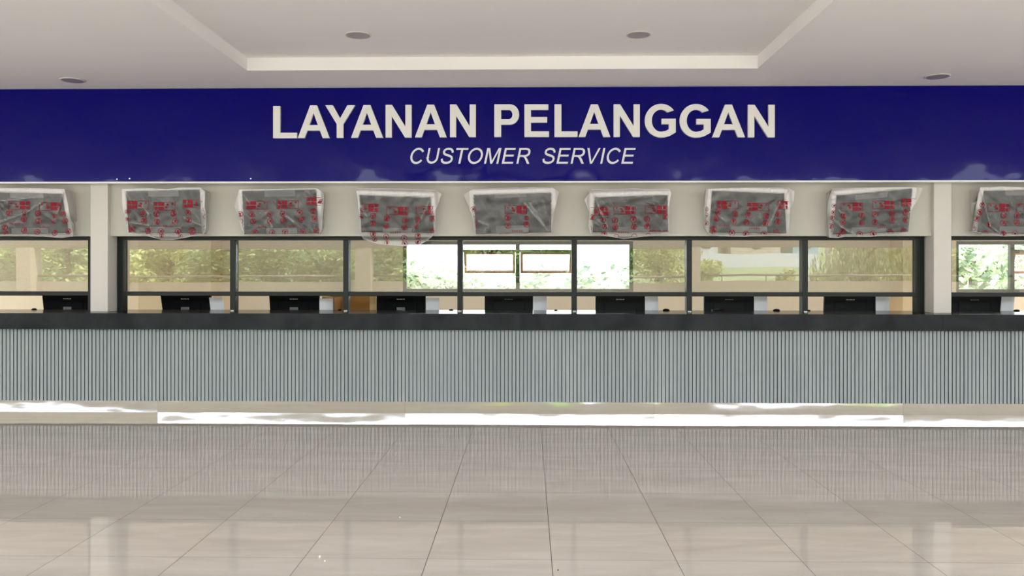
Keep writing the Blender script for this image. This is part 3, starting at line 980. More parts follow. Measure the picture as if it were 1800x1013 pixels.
    for j in range(NV + 1):
        for i in range(NU + 1):
            x_, y_ = px(i / NU, j / NV)
            # inside the screen's outline: one layer; doubled film where the bag is gathered round the edge
            d = inside(x_, y_)
            ins = smooth(-1.5, 0.6, d)
            vv = j / NV
            outer = 0.95 if vv < 0.40 else 0.95 - 0.55 * smooth(0.40, 0.65, vv)
            base = 0.075 + 0.05 * noise.noise(Vector((x_ * 0.05 + y_ * 0.04, y_ * 0.05, seed))) + 0.07 * max(0, 0.16 - abs(noise.noise(Vector((x_ * 0.045 - y_ * 0.05, y_ * 0.03 + x_ * 0.02, seed * 3))))) / 0.16  # uneven milkiness also puts the soft shading of wrinkles into the film
            for (p, q, wd, hh) in folds:
                dx, dy = q[0] - p[0], q[1] - p[1]
                ll = math.hypot(dx, dy)
                s_ = ((x_ - p[0]) * dx + (y_ - p[1]) * dy) / ll / ll
                dd = abs((x_ - p[0]) * dy - (y_ - p[1]) * dx) / ll
                if 0 < s_ < 1 and hh > 0:
                    base += 0.22 * max(0, 1 - dd / wd)
            att.data[idx].value = base * ins + outer * (1 - ins)
            idx += 1
    while idx < len(me.vertices):
        att.data[idx].value = 0.5; idx += 1
    me.materials.append(M['film'])
    me.materials.append(M['red_ink'])
    for p in me.polygons:
        p.use_smooth = True
    wrap = bpy.data.objects.new('plastic_wrap', me)
    COL.objects.link(wrap); wrap.parent = root
    wrap.matrix_parent_inverse = Matrix.Translation(-root.location)
    wrap['label'] = 'crumpled milky plastic bag with red printed symbols'
    return root

# each monitor as hung: screen corners, bag outline, printed marks, creases (read off in the photograph's frame)
SPECS = []
def zz(ox, oy, sc, pts):
    return [(ox + x / sc, oy + y / sc) for x, y in pts]
def zm(ox, oy, sc, marks):
    out = []
    for mk in marks:
        out.append((mk[0], ox + mk[1] / sc, oy + mk[2] / sc) + tuple(mk[3:]))
    return out
def zf(ox, oy, sc, fl):
    return [((ox + a / sc, oy + b / sc), (ox + c_ / sc, oy + d / sc), w_, h_) for a, b, c_, d, w_, h_ in fl]

def add(ox, oy, sc, scr, top, right, bottom, left, marks, folds, label, **kw):
    d = dict(scr=zz(ox, oy, sc, scr), top=zz(ox, oy, sc, top), right=zz(ox, oy, sc, right), bottom=zz(ox, oy, sc, bottom), left=zz(ox, oy, sc, left),
             marks=zm(ox, oy, sc, marks), folds=zf(ox, oy, sc, folds))
    d.update(kw)
    SPECS.append((d, label))

add(0, 320, 9, [(-190, 160), (985, 190), (1080, 810), (-190, 830)],
    [(-250, 100), (400, 95), (1020, 108)], [(1020, 108), (1075, 350), (1115, 590), (1178, 660), (1160, 860)],
    [(-250, 850), (300, 850), (700, 868), (980, 888), (1160, 860)], [(-250, 100), (-270, 500), (-250, 850)],
    [('b', 300, 375, True), ('b', 790, 390, True), ('b', -180, 375, True), ('o', 145, 490), ('o', 375, 500, 4), ('o', 375, 595), ('o', 600, 500), ('o', 605, 615), ('o', 865, 535, 4), ('o', 840, 635, 4), ('o', 1000, 510), ('o', 1030, 615),
     ('o', 70, 720), ('o', 95, 810, 4), ('o', 380, 765), ('o', 590, 790), ('o', 865, 805), ('o', 1080, 780), ('o', -120, 500), ('o', -120, 610), ('c', 710, 720), ('c', 230, 660)],
    [(1000, 170, 870, 640, 1.6, 0.02), (690, 300, 440, 470, 2, 0.012), (440, 470, 0, 640, 2, 0.012), (700, 230, 0, 300, 1.6, 0.006)],
    'plastic wrapped monitor left of the left pillar with slanted right edge', strips=((0.3, 0.75, 0.0, 0.13), (0.3, 0.75, 0.86, 0.99)))
add(200, 320, 9, [(195, 150), (1360, 122), (1395, 815), (232, 800)],
    [(125, 108), (550, 100), (850, 112), (1050, 88), (1370, 88)], [(1370, 88), (1445, 145), (1435, 400), (1470, 500), (1460, 740), (1430, 830)],
    [(232, 805), (500, 850), (760, 915), (930, 918), (1200, 870), (1430, 830)], [(125, 108), (130, 320), (170, 600), (232, 805)],
    [('b', 380, 365), ('b', 800, 385), ('b', 1260, 345), ('o', 465, 505), ('o', 475, 620), ('o', 675, 510), ('o', 680, 630), ('o', 945, 500), ('o', 965, 625), ('o', 1170, 485), ('o', 1185, 605), ('o', 215, 470, 4), ('o', 220, 590, 4),
     ('o', 280, 740, 5.6), ('o', 540, 775, 5), ('o', 555, 845, 4), ('o', 745, 780), ('o', 760, 850, 4), ('o', 1015, 780), ('o', 1050, 855, 4), ('o', 1235, 775, 6), ('o', 1250, 835, 4), ('o', 1440, 430, 4), ('o', 1450, 550, 4), ('o', 1445, 725, 4), ('c', 860, 700)],
    [(190, 150, 260, 290, 1.8, 0.016), (1385, 150, 1410, 800, 1.2, 0.015), (480, 420, 560, 520, 2.5, 0.012), (250, 640, 560, 690, 2, 0.01), (1100, 570, 1390, 690, 2, 0.008)],
    'plastic wrapped monitor just right of the left pillar with round sagging bottom')
add(400, 320, 9, [(232, 145), (1400, 120), (1440, 820), (265, 830)],
    [(185, 118), (700, 112), (1370, 98), (1430, 105)], [(1430, 105), (1525, 180), (1530, 270), (1510, 500), (1500, 740), (1455, 830)],
    [(255, 828), (700, 838), (1100, 836), (1455, 830)], [(185, 118), (130, 280), (110, 380), (170, 600), (255, 828)],
    [('b', 460, 370), ('b', 950, 360), ('b', 1420, 310), ('o', 200, 510), ('o', 205, 620, 4.5), ('o', 385, 515), ('o', 400, 620), ('o', 660, 510), ('o', 675, 620), ('o', 875, 505), ('o', 880, 610), ('o', 1140, 485), ('o', 1165, 600), ('o', 1360, 465), ('o', 1375, 580),
     ('o', 430, 795), ('o', 705, 800), ('o', 910, 795), ('o', 1195, 785), ('o', 1405, 765), ('o', 1480, 310, 4), ('c', 530, 715), ('c', 1020, 700)],
    [(600, 470, 700, 720, 3, 0.006), (900, 520, 1050, 640, 3, 0.006), (250, 200, 340, 330, 2, 0.006)],
    'plastic wrapped monitor with a nearly square tight bag, two places right of the left pillar')
add(600, 320, 8.44, [(270, 195), (1320, 230), (1370, 760), (300, 745)],
    [(215, 92), (500, 95), (900, 98), (1390, 118)], [(1390, 118), (1490, 180), (1450, 300), (1400, 420), (1400, 700), (1360, 800)],
    [(275, 775), (330, 850), (560, 930), (900, 955), (1140, 950), (1290, 860), (1360, 800)], [(215, 92), (250, 300), (260, 550), (275, 775)],
    [('b', 390, 385, True), ('b', 830, 430, True), ('b', 1270, 420, True), ('o', 285, 420, 4), ('o', 285, 515, 4), ('o', 470, 505), ('o', 470, 620), ('o', 675, 540), ('o', 665, 650), ('o', 945, 570), ('o', 935, 675), ('o', 1135, 570), ('o', 1115, 660, 4), ('o', 1355, 540), ('o', 1365, 730, 5.5),
     ('o', 275, 690, 4), ('o', 470, 775), ('o', 495, 850, 4.6), ('o', 665, 815), ('o', 675, 905, 4.6), ('o', 930, 835, 5.6), ('o', 940, 915, 5), ('o', 1135, 805), ('o', 1135, 885, 5), ('c', 800, 750)],
    [(215, 92, 270, 195, 1.8, 0.012), (1395, 140, 1330, 240, 1.8, 0.014), (1330, 240, 1120, 680, 2, 0.018), (280, 370, 380, 520, 2, 0.008)],
    'plastic wrapped monitor with the lowest baggiest bottom hanging over the window frame', strips=((0.3, 0.7, 0.87, 0.99),))
add(800, 320, 9, [(292, 205), (1520, 172), (1520, 800), (330, 825)],
    [(275, 115), (700, 98), (980, 80), (1020, 95), (1200, 78), (1500, 95), (1540, 92)], [(1540, 92), (1650, 155), (1590, 380), (1540, 600), (1525, 805)],
    [(320, 825), (700, 840), (1000, 845), (1300, 825), (1525, 805)], [(275, 115), (135, 205), (220, 400), (290, 600), (320, 825)],
    [('b', 960, 440, True), ('o', 285, 430, 4.5), ('o', 305, 585, 4.5), ('o', 325, 680, 3.6), ('o', 830, 570), ('o', 835, 690), ('o', 1130, 570, 4), ('o', 1130, 675), ('o', 315, 790, 3), ('o', 830, 835, 3.5), ('o', 1130, 830, 3.5), ('c', 980, 775)],
    [(1090, 330, 1480, 790, 3, 0.014), (1170, 330, 1420, 700, 2, 0.008), (360, 620, 540, 690, 3, 0.006)],
    'plastic wrapped monitor over the open office sashes with only one red block in its middle', strips=((0.27, 0.68, 0.0, 0.09), (0.27, 0.70, 0.80, 0.99)))
add(1010, 320, 9, [(320, 245), (1470, 205), (1480, 790), (285, 800)],
    [(270, 112), (600, 118), (950, 100), (1150, 112), (1500, 105)], [(1500, 105), (1530, 180), (1490, 400), (1500, 600), (1485, 800)],
    [(265, 830), (450, 850), (700, 890), (780, 905), (1050, 870), (1300, 845), (1485, 800)], [(270, 112), (155, 285), (235, 480), (205, 650), (265, 830)],
    [('b', 790, 450, True), ('b', 1290, 440, True), ('b', 370, 465, True), ('o', 275, 560), ('o', 455, 600, 4.5), ('o', 475, 705, 4.5), ('o', 640, 605), ('o', 645, 715), ('o', 930, 595, 5.6), ('o', 940, 710), ('o', 1145, 590), ('o', 1150, 705), ('o', 1440, 550),
     ('o', 235, 735, 4.5), ('o', 470, 835), ('o', 660, 870, 5), ('o', 945, 865), ('o', 1165, 855), ('o', 1440, 810), ('c', 770, 800), ('c', 1270, 775)],
    [(265, 120, 320, 250, 2, 0.016), (320, 250, 520, 720, 3.2, 0.02), (1490, 110, 1475, 205, 1.5, 0.01)],
    'plastic wrapped monitor with a long diagonal white fold across its left end', strips=((0.32, 0.75, 0.85, 0.99),))
add(1220, 320, 9, [(285, 140), (1425, 185), (1460, 815), (245, 800)],
    [(195, 108), (700, 92), (1100, 92), (1500, 90)], [(1500, 90), (1595, 150), (1580, 300), (1520, 450), (1500, 760), (1460, 815)],
    [(235, 825), (420, 862), (800, 868), (1200, 848), (1460, 815)], [(195, 108), (170, 250), (160, 450), (150, 700), (235, 825)],
    [('b', 530, 365), ('b', 1020, 395), ('b', 1490, 370), ('o', 190, 430, 4.5), ('o', 190, 520, 4), ('o', 380, 480), ('o', 350, 580), ('o', 650, 510), ('o', 625, 625), ('o', 860, 525), ('o', 830, 640), ('o', 1140, 540), ('o', 1130, 650), ('o', 1335, 510), ('o', 1325, 630),
     ('o', 195, 650, 4), ('o', 310, 745, 5.5), ('o', 285, 810, 4), ('o', 600, 805, 5.6), ('o', 820, 818), ('o', 1105, 820), ('o', 1305, 800), ('c', 480, 690), ('c', 950, 735)],
    [(1490, 110, 1380, 270, 1.6, 0.014), (1380, 270, 1180, 700, 2.2, 0.014), (1330, 250, 930, 580, 3, -0.008), (420, 560, 520, 640, 2, 0.008)],
    'plastic wrapped monitor with puffed white corners, second from the right pillar', strips=((0.28, 0.75, 0.84, 0.99),))
add(1430, 320, 9, [(365, 215), (1560, 105), (1500, 790), (305, 830)],
    [(295, 105), (700, 92), (1100, 85), (1560, 82), (1730, 95)], [(1730, 95), (1660, 270), (1590, 380), (1520, 500), (1500, 795)],
    [(245, 880), (380, 890), (500, 868), (900, 870), (1200, 835), (1500, 795)], [(295, 105), (235, 265), (215, 560), (240, 760), (245, 880)],
    [('b', 610, 395, True), ('b', 1110, 365, True), ('b', 1560, 330), ('o', 325, 380, 4), ('o', 315, 480, 4), ('o', 300, 570, 4.5), ('o', 475, 540), ('o', 465, 640), ('o', 765, 530), ('o', 765, 650), ('o', 975, 515), ('o', 975, 640), ('o', 1245, 500), ('o', 1245, 610), ('o', 1460, 485, 5.6), ('o', 1460, 605),
     ('o', 275, 695, 4.5), ('o', 265, 765, 3.6), ('o', 460, 785), ('o', 400, 845, 4), ('o', 730, 830, 5.6), ('o', 945, 820, 5.6), ('o', 1220, 795), ('o', 1430, 780), ('c', 1090, 720)],
    [(380, 430, 520, 560, 3, 0.012), (320, 600, 480, 740, 3, 0.01), (480, 740, 700, 860, 3, 0.012), (300, 110, 365, 215, 2, 0.012), (240, 265, 350, 260, 2, 0.01)],
    'plastic wrapped monitor just left of the right pillar with a pointed film corner', strips=((0.25, 0.68, 0.03, 0.15), (0.25, 0.70, 0.85, 0.99)))
add(1600, 300, 3.495, [(452, 125), (860, 118), (850, 392), (412, 380)],
    [(430, 103), (560, 98), (700, 103), (880, 100)], [(880, 100), (890, 250), (870, 400)],
    [(378, 372), (450, 393), (520, 400), (580, 405), (700, 398), (870, 400)], [(430, 103), (405, 200), (385, 300), (378, 372)],
    [('b', 545, 228, True), ('b', 720, 228, True), ('o', 442, 212, 4.5), ('o', 428, 255), ('o', 408, 295), ('o', 390, 355, 4.5), ('o', 484, 332, 4.5), ('o', 575, 277), ('o', 573, 322), ('o', 657, 277), ('o', 655, 320), ('o', 462, 384, 4.5), ('o', 573, 388, 5), ('o', 645, 388, 5), ('o', 735, 277), ('o', 735, 322), ('o', 735, 388)],
    [(430, 110, 452, 190, 2, 0.016), (452, 190, 490, 340, 2.2, 0.018), (490, 340, 560, 395, 2, 0.014)],
    'plastic wrapped monitor right of the right pillar, cut by the frame edge', strips=((0.32, 0.72, 0.02, 0.12), (0.3, 0.72, 0.84, 0.99)))
for d, lab in SPECS:
    wrapped_monitor(d, lab)

# ------------------------------------------------------------------ desk, computers and small things behind the glass
DESK_Z = 0.75
desk = empty('work_desk', (0, 8.95, 0), 'long low work desk behind the countertop carrying the computers', 'desk')
MB().box(-9.2, 9.2, 8.64, 9.35, DESK_Z - 0.03, DESK_Z).build('desk_top', M['desk'], desk)
for k in range(9):
    xx = -8.8 + k * 2.2
    MB().box(xx - 0.02, xx + 0.02, 8.70, 9.30, 0, DESK_Z - 0.03).build('leg', M['desk'], desk)

MON_Y = 8.84
def computer(xa, xb, slant, dark, logo, label, yt=519.0, ytl=0):
    xc = X((xa + xb) / 2, MON_Y)
    root = empty('desktop_monitor', (xc, MON_Y + 0.06, DESK_Z), label, 'computer monitor', 'black computer monitors on the desk')
    zt, zb_ = Z(yt, MON_Y), DESK_Z + 0.08
    x0, x1 = X(xa, MON_Y), X(xb, MON_Y)
    s = slant / F * MON_Y
    zl = Z(548, MON_Y)
    k = (zt - zb_) / (zt - zl)
    m = MB()
    f = [(x0, MON_Y, zt), (x1, MON_Y, zt), (x1 + s * 0.3 * k, MON_Y - 0.0, zb_), (x0 + s * k, MON_Y, zb_)]
    b = [(x0 - 0.0, MON_Y + 0.035, zt), (x1 + 0.0, MON_Y + 0.035, zt), (x1 + s * 0.3 * k, MON_Y + 0.035, zb_), (x0 + s * k, MON_Y + 0.035, zb_)]
    m.hexa(f, b)
    m.build('back_shell', M['black_plastic'] if dark else M['dark_black'], root)
    cx = (x0 + x1) / 2
    # ridge across the back housing
    MB().box(cx - 0.17, cx + 0.17, MON_Y - 0.006, MON_Y - 0.0003, zb_ + 0.05, zt - 0.06, 0.006).build('rear_housing', M['black_plastic'] if dark else M['dark_black'], root)
    lz = Z(526.5, MON_Y)
    lg = MB()
    for q in range(5):
        a = cx - 0.045 + q * 0.018
        w_ = 0.012 if q % 2 else 0.014
        lg.box(a, a + w_, MON_Y - 0.009, MON_Y - 0.0065, lz - 0.004, lz + (0.004 if q % 2 else 0.006))
    tag(lg.build('badge', M['badge'] if logo else M['sticker'], root), 'small pale maker mark')
    if dark:
        z5 = Z(544, MON_Y)
        st = MB().box(cx - 0.045, cx + 0.045, MON_Y - 0.009, MON_Y - 0.0065, z5 - 0.02, z5 + 0.02)
        tag(st.build('sticker', M['sticker'], root), 'grey rating sticker')
    MB().box(cx - 0.03, cx + 0.03, MON_Y + 0.036, MON_Y + 0.066, DESK_Z + 0.012, zb_ + 0.16).build('stand_neck', M['black_plastic'], root)
    MB().box(cx - 0.12, cx + 0.12, MON_Y - 0.03, MON_Y + 0.15, DESK_Z, DESK_Z + 0.012, 0.004).build('stand_base', M['black_plastic'], root)
    return root
M['dark_black'] = simple('dark_grey_plastic', (0.013, 0.015, 0.016), 0.5, spec=0.12)
comps = [(74, 164, 3, 1, 1, 'black monitor back seen left of the left pillar, behind the glass'),
         (282, 370, 4, 1, 1, 'black monitor back in the first bay right of the left pillar'),
         (473, 561, 2, 1, 1, 'black monitor back in the second bay right of the left pillar'),
         (662, 748, 0, 1, 1, 'black monitor back beside the open cardboard box'),
         (852, 937, 0, 0, 0, 'black monitor back below the two open office sashes'),
         (1047, 1134, 0, 0, 1, 'black monitor back with the brightest maker mark, right of the sash bay'),
         (1238, 1326, 0, 0, 0, 'dark monitor back with a small black gadget in front of it'),
         (1450, 1540, -1, 0, 1, 'black monitor back in the last bay left of the right pillar'),
         (1664, 1762, 0, 0, 0, 'dark monitor back seen right of the right pillar')]
for xa, xb, sl, dk, lg, lab in comps:
    computer(xa, xb, sl, dk, lg, lab)

def sheet(xa, xb, yt, lean, label):
    y = 8.72
    x0, x1, zt = X(xa, y), X(xb, y), Z(yt, y)
    zl = Z(548, y)
    s = (lean / F * y) * (zt - DESK_Z) / (zt - zl)
    m = MB()
    n = 8
    rows = []
    for yy in (0, 0.012):
        for zz_, sx in ((DESK_Z, s), (zt, 0.0)):
            rows.append([m.bm.verts.new((x0 + (x1 - x0) * i / n + sx, y + yy - 0.02 * math.sin(i / n * math.pi), zz_)) for i in range(n + 1)])
    fb, ft, bb, bt = rows
    for i in range(n):
        m.bm.faces.new((fb[i], fb[i + 1], ft[i + 1], ft[i]))
        m.bm.faces.new((bb[i + 1], bb[i], bt[i], bt[i + 1]))
        m.bm.faces.new((ft[i], ft[i + 1], bt[i + 1], bt[i]))
        m.bm.faces.new((fb[i + 1], fb[i], bb[i], bb[i + 1]))
    m.bm.faces.new((fb[0], ft[0], bt[0], bb[0])); m.bm.faces.new((fb[n], bb[n], bt[n], ft[n]))
    o = m.build('acrylic_stand', M['white_sheet'], None, smooth=False)
    return tag(o, label, 'display stand', 'white upright stands beside the monitors')
for xa, xb, yt, ln, lab in ((367.5, 391, 524, 3, 'white upright panel right of the first bay monitor, leaning'),
                            (561.5, 585, 525.5, 0, 'white upright panel beside the cardboard box, left of it'),
                            (748.5, 772, 524, 0, 'white upright panel in the bay with the cardboard box, right of the monitor'),
                            (937.5, 961, 518, 0, 'white upright panel below the open office sashes'),
                            (1134, 1157, 518, 0, 'white upright panel right of the monitor with the brightest maker mark'),
                            (1326, 1348.5, 518, 0, 'white upright panel right of the monitor with the black gadget'),
                            (1540, 1563, 518, 0, 'white upright panel in the last bay left of the right pillar'),
                            (1762, 1784, 518, -3, 'white upright panel right of the right pillar')):
    sheet(xa, xb, yt, ln, lab)

# open cardboard box
cb = empty('cardboard_box', (X(632, 9.1), 9.1, DESK_Z), 'open brown cardboard box beside a black monitor, split by a window post', 'box')
bx0, bx1 = X(566, 8.95), X(661, 8.95)
bz1 = Z(521, 8.95)
MB().box(bx0, bx1, 9.32, 9.33, DESK_Z, bz1).build('back_panel', M['card'], cb)
MB().box(bx0, bx0 + 0.008, 8.95, 9.32, DESK_Z, bz1).build('side_panel', M['card_light'], cb)
MB().box(bx1 - 0.008, bx1, 8.95, 9.32, DESK_Z, bz1).build('side_panel', M['card_light'], cb)
MB().box(bx0 + 0.008, bx1 - 0.008, 8.95, 9.32, DESK_Z, DESK_Z + 0.01).build('bottom_panel', M['card'], cb)
MB().box(X(650, 8.95), bx1, 8.951, 8.957, DESK_Z + 0.01, bz1 - 0.004).build('front_flap', M['card_light'], cb)
xm = X(587, 8.95)
MB().box(xm - 0.004, xm + 0.004, 8.96, 9.31, DESK_Z + 0.01, bz1 - 0.02).build('divider', M['card'], cb)
MB().box(bx0 + 0.009, X(585, 8.95), 8.951, 8.957, DESK_Z + 0.01, bz1 - 0.01).build('front_flap', M['card_light'], cb)

def dome(xc, y_, w_, label, Y=8.55):
    p = at(xc, y_, Y)
    r = w_ / 2 / F * Y
    m = MB()
    prof = [(r * 1.0, 0.0), (r * 0.97, r * 0.22), (r * 0.8, r * 0.42), (r * 0.5, r * 0.55), (r * 0.12, r * 0.6)]
    o = empty('computer_mouse', (p.x, Y, COUNTER_Z), label, 'mouse', 'small black mice on the countertop')
    m.lathe(prof, (p.x, Y, COUNTER_Z), 20).build('body', M['black_plastic'], o, smooth=True)
    MB().box(p.x - r * 0.06, p.x + r * 0.06, Y - r * 0.55, Y - r * 0.2, COUNTER_Z + r * 0.45, COUNTER_Z + r * 0.62, 0.001).build('scroll_wheel', M['sticker'], o)
    return o
for xc, w_, lab in ((60, 9, 'small black mouse left of the left pillar'), (597, 7, 'small black mouse in front of the cardboard box'),
                    (793, 8, 'small black mouse left of the sash bay post'), (977, 6, 'small black mouse below the open office sashes'),
                    (1171, 12, 'small black mouse two bays left of the last bay'), (1365, 12, 'small black mouse right of the gadget monitor'),
                    (1421, 7, 'small black mouse at the left post of the last bay'), (1787, 10, 'small black mouse right of the right pillar')):
    dome(xc, 547, w_, lab)
# little card terminal in front of one monitor
ct = empty('card_terminal', (X(1262, 8.56), 8.56, COUNTER_Z), 'small black gadget on the countertop before a dark monitor', 'gadget')
a, b = X(1252, 8.56), X(1272, 8.56)
MB().hexa([(a, 8.53, COUNTER_Z), (b, 8.53, COUNTER_Z), (b, 8.53, COUNTER_Z + 0.018), (a, 8.53, COUNTER_Z + 0.010)],
          [(a, 8.6, COUNTER_Z), (b, 8.6, COUNTER_Z), (b, 8.6, COUNTER_Z + 0.024), (a, 8.6, COUNTER_Z + 0.016)]).build('body', M['black_plastic'], ct)
MB().box(b - 0.03, b, 8.545, 8.585, COUNTER_Z + 0.0245, COUNTER_Z + 0.034, 0.002).build('reader_head', M['black_plastic'], ct)

# ------------------------------------------------------------------ recessed downlights (off)
def downlight(x, y, zc, r, label):
    Y = F * (zc - H) / (HORIZON - y)
    p = at(x, y, Y)
    o = empty('downlight', (p.x, p.y, zc), label, 'ceiling light', 'recessed round ceiling lights')
    MB().lathe([(r, 0), (r, -0.006), (r * 0.93, -0.010), (r * 0.86, -0.008), (r * 0.86, 0)], (p.x, p.y, zc - 0.0005), 40).build('trim_ring', M['ring'], o, smooth=True)
    MB().lathe([(r * 0.84, 0), (r * 0.84, -0.0095), (r * 0.3, -0.011)], (p.x, p.y, zc - 0.0005), 40).build('lens', M['lens'], o)
downlight(629.5, 59.5, CO_Z, 0.108, 'round ceiling light in the tray, left of the two')
downlight(1122.5, 61, CO_Z, 0.104, 'round ceiling light in the tray, right of the two')
downlight(128, 137.3, CEIL, 0.112, 'round ceiling light near the ceiling edge at the far left')
downlight(1647.5, 136.8, CEIL, 0.112, 'round ceiling light near the ceiling edge at the far right')

# grit on the floor
for gx, gy, r, lab in ((562, 983, 0.006, 'pale crumb on the floor near the bottom edge, left of centre'), (571, 990, 0.004, 'smaller crumb right beside the pale crumb on the floor'),
                       (703, 912, 0.004, 'tiny pale crumb on the floor, centre left'), (981, 1003, 0.004, 'dark speck on the floor beside the centre joint')):
    Y = F * H / (gy - HORIZON)
    p = at(gx, gy, Y)
    m = MB()
    bmesh.ops.create_icosphere(m.bm, subdivisions=1, radius=r)
    for v in m.bm.verts:
        v.co = v.co * (1 + 0.4 * noise.noise(v.co * 300)) + Vector((p.x, p.y, r * 0.7))
    tag(m.build('crumb', M['carcass'] if 'dark' in lab else M['crumb']), lab, 'crumb', 'crumbs on the floor')

# ------------------------------------------------------------------ behind the camera: open gallery and grounds seen reflected in the glass
PZ = H - 17 / F * (2 * GLASS_Y - PARAPET_Y)
SOF = H + 42 / F * (2 * GLASS_Y - PARAPET_Y)
tag(MB().box(XL, XR, PARAPET_Y - 0.15, PARAPET_Y, 0, PZ).build('wall_parapet', M['beige_out']), 'beige parapet wall of the open gallery opposite the counter', 'wall', kind='structure')
tag(MB().box(XL, XR, PARAPET_Y - 0.2, PARAPET_Y + 0.1, SOF, SOF + 1.24).build('wall_beam', M['beam']), 'beige beam over the open gallery opposite the counter', 'wall', kind='structure')  # unseen upper part raised to dim what the kick plates reflect
COLX = [mirrored(v, 479, PARAPET_Y).x for v in (41, 635, 1216, 1800)]
for cx in COLX:
    tag(MB().box(cx - 0.24, cx + 0.24, PARAPET_Y - 0.25, PARAPET_Y + 0.3, 0, SOF).build('pillar', M['beige_out']), 'beige square pillar of the open gallery, mirrored in the glass', 'pillar', kind='structure')
tag(MB().box(XL - 0.2, XL, PARAPET_Y, 8.3, 0, CEIL).build('wall_hall_left', M['paint']), 'far left end wall of the hall', 'wall', kind='structure')
tag(MB().box(XR, XR + 0.2, PARAPET_Y, 8.3, 0, CEIL).build('wall_hall_right', M['paint']), 'far right end wall of the hall', 'wall', kind='structure')
RZ = PZ + 0.18
edges = [XL] + COLX + [XR]
rail_lab = ['grey handrail on the parapet at the far left, mirrored in the glass', 'grey handrail on the parapet, mirrored in the two bays right of the left pillar',
            'grey handrail on the parapet, mirrored behind the open office sashes', 'grey handrail on the parapet, mirrored in the two bays left of the right pillar', 'grey handrail on the parapet at the far right, mirrored in the glass']
for i in range(len(edges) - 1):
    a, b = edges[i] + 0.26, edges[i + 1] - 0.26
    o = empty('handrail', ((a + b) / 2, PARAPET_Y - 0.06, PZ), rail_lab[i], 'handrail', 'parapet handrails')
    MB().tube([(a, PARAPET_Y - 0.06, RZ), (b, PARAPET_Y - 0.06, RZ)], 0.035, 10).build('rail', M['rail'], o, smooth=True)
    n = max(2, int((b - a) / 1.25))
    for k in range(n):
        x_ = a + (b - a) * (k + 0.5) / n
        MB().tube([(x_, PARAPET_Y - 0.06, PZ), (x_ + 0.02, PARAPET_Y - 0.075, PZ + 0.08), (x_, PARAPET_Y - 0.06, RZ - 0.03)], 0.018, 8).build('post', M['rail'], o, smooth=True)

# grounds
def terr(Y):
    if Y > PARAPET_Y - 3: return -0.6
    return -0.6 + (PARAPET_Y - 3 - Y) * 0.085
g = MB()
xs = [-90 + 12 * i for i in range(16)]
ys = [PARAPET_Y - 0.3, PARAPET_Y - 3, -22, -32, -44, -60, -90]
vv = [[g.bm.verts.new((x_, y_, terr(y_) + 0.15 * noise.noise(Vector((x_ * 0.1, y_ * 0.1, 0))))) for x_ in xs] for y_ in ys]
for j in range(len(ys) - 1):
    for i in range(len(xs) - 1):
        g.bm.faces.new((vv[j][i], vv[j][i + 1], vv[j + 1][i + 1], vv[j + 1][i]))
tag(g.build('terrain', M['grass']), 'grassy rising ground beyond the gallery', 'ground', kind='structure')
tag(MB().box(-60, 60, 12.4, 70, -0.8, -0.5).build('ground', M['grass']), 'grassy ground behind the office', 'ground', kind='structure')

def tree(loc, h, rad, mat, n, leaf, seed, label, trunk=0.18, droop=0.0, low=0.25):
    r = random.Random(seed)
    o = empty('tree', loc, label, 'tree', 'trees around the building')
    m = MB()
    L = Vector(loc)
    m.tube([L, L + Vector((0.1, 0, h * 0.35)), L + Vector((-0.05, 0.05, h * 0.8))], [trunk, trunk * 0.75, trunk * 0.3], 8)
    for k in range(6):
        a = r.uniform(0, 6.28); z0 = h * r.uniform(0.3, 0.6)
        m.tube([L + Vector((0, 0, z0)), L + Vector((math.cos(a) * rad * 0.6, math.sin(a) * rad * 0.6, z0 + h * 0.25))], [trunk * 0.4, trunk * 0.12], 6)
    m.build('trunk', M['bark'], o, smooth=True)
    lf = MB()
    blobs = []
    for k in range(26):
        a = r.uniform(0, 6.28); q = r.uniform(0.1, 0.9) * rad
        blobs.append((Vector((math.cos(a) * q, math.sin(a) * q, h * r.uniform(low, 0.92))), rad * r.uniform(0.28, 0.5)))
    for k in range(n):
        c_, br_ = r.choice(blobs)
        d = Vector((r.gauss(0, 1), r.gauss(0, 1), r.gauss(0, 1))).normalized() * br_ * r.uniform(0.6, 1.05)
        p = L + c_ + d
        if droop: p.z -= abs(r.gauss(0, droop))
        if p.z < L.z + 0.1: p.z = L.z + 0.1 + r.random() * 0.4
        t1 = Vector((r.gauss(0, 1), r.gauss(0, 1), r.gauss(0, 0.5))).normalized()
        t2 = t1.cross(Vector((r.gauss(0, 1), r.gauss(0, 1), r.gauss(0, 1)))).normalized()
        if droop: t1 = Vector((r.gauss(0, .15), r.gauss(0, .15), -1)).normalized(); t2 = t1.cross(Vector((r.gauss(0, 1), r.gauss(0, 1), 0.01))).normalized()
        s1, s2 = leaf * r.uniform(0.7, 1.3), leaf * r.uniform(0.35, 0.55) * (0.6 if droop else 1)
        lf.quad(p - t1 * s1, p - t2 * s2, p + t1 * s1, p + t2 * s2)
    lf.build('crown', M[mat], o, recalc=False)
    return o
def at_tree(px_, Y):
    p = mirrored(px_, 479, Y)
    return (p.x, Y, terr(Y) - 0.05)
ORD = ('first', 'second', 'third', 'fourth', 'fifth', 'sixth', 'seventh', 'eighth', 'ninth', 'tenth', 'eleventh')
def seen_at(x_, Y):
    d = 2 * GLASS_Y - Y
    t = x_ / d
    u = (t * math.cos(YAW) + math.sin(YAW)) / (math.cos(YAW) - t * math.sin(YAW))
    return 900 + F * u
k = 100
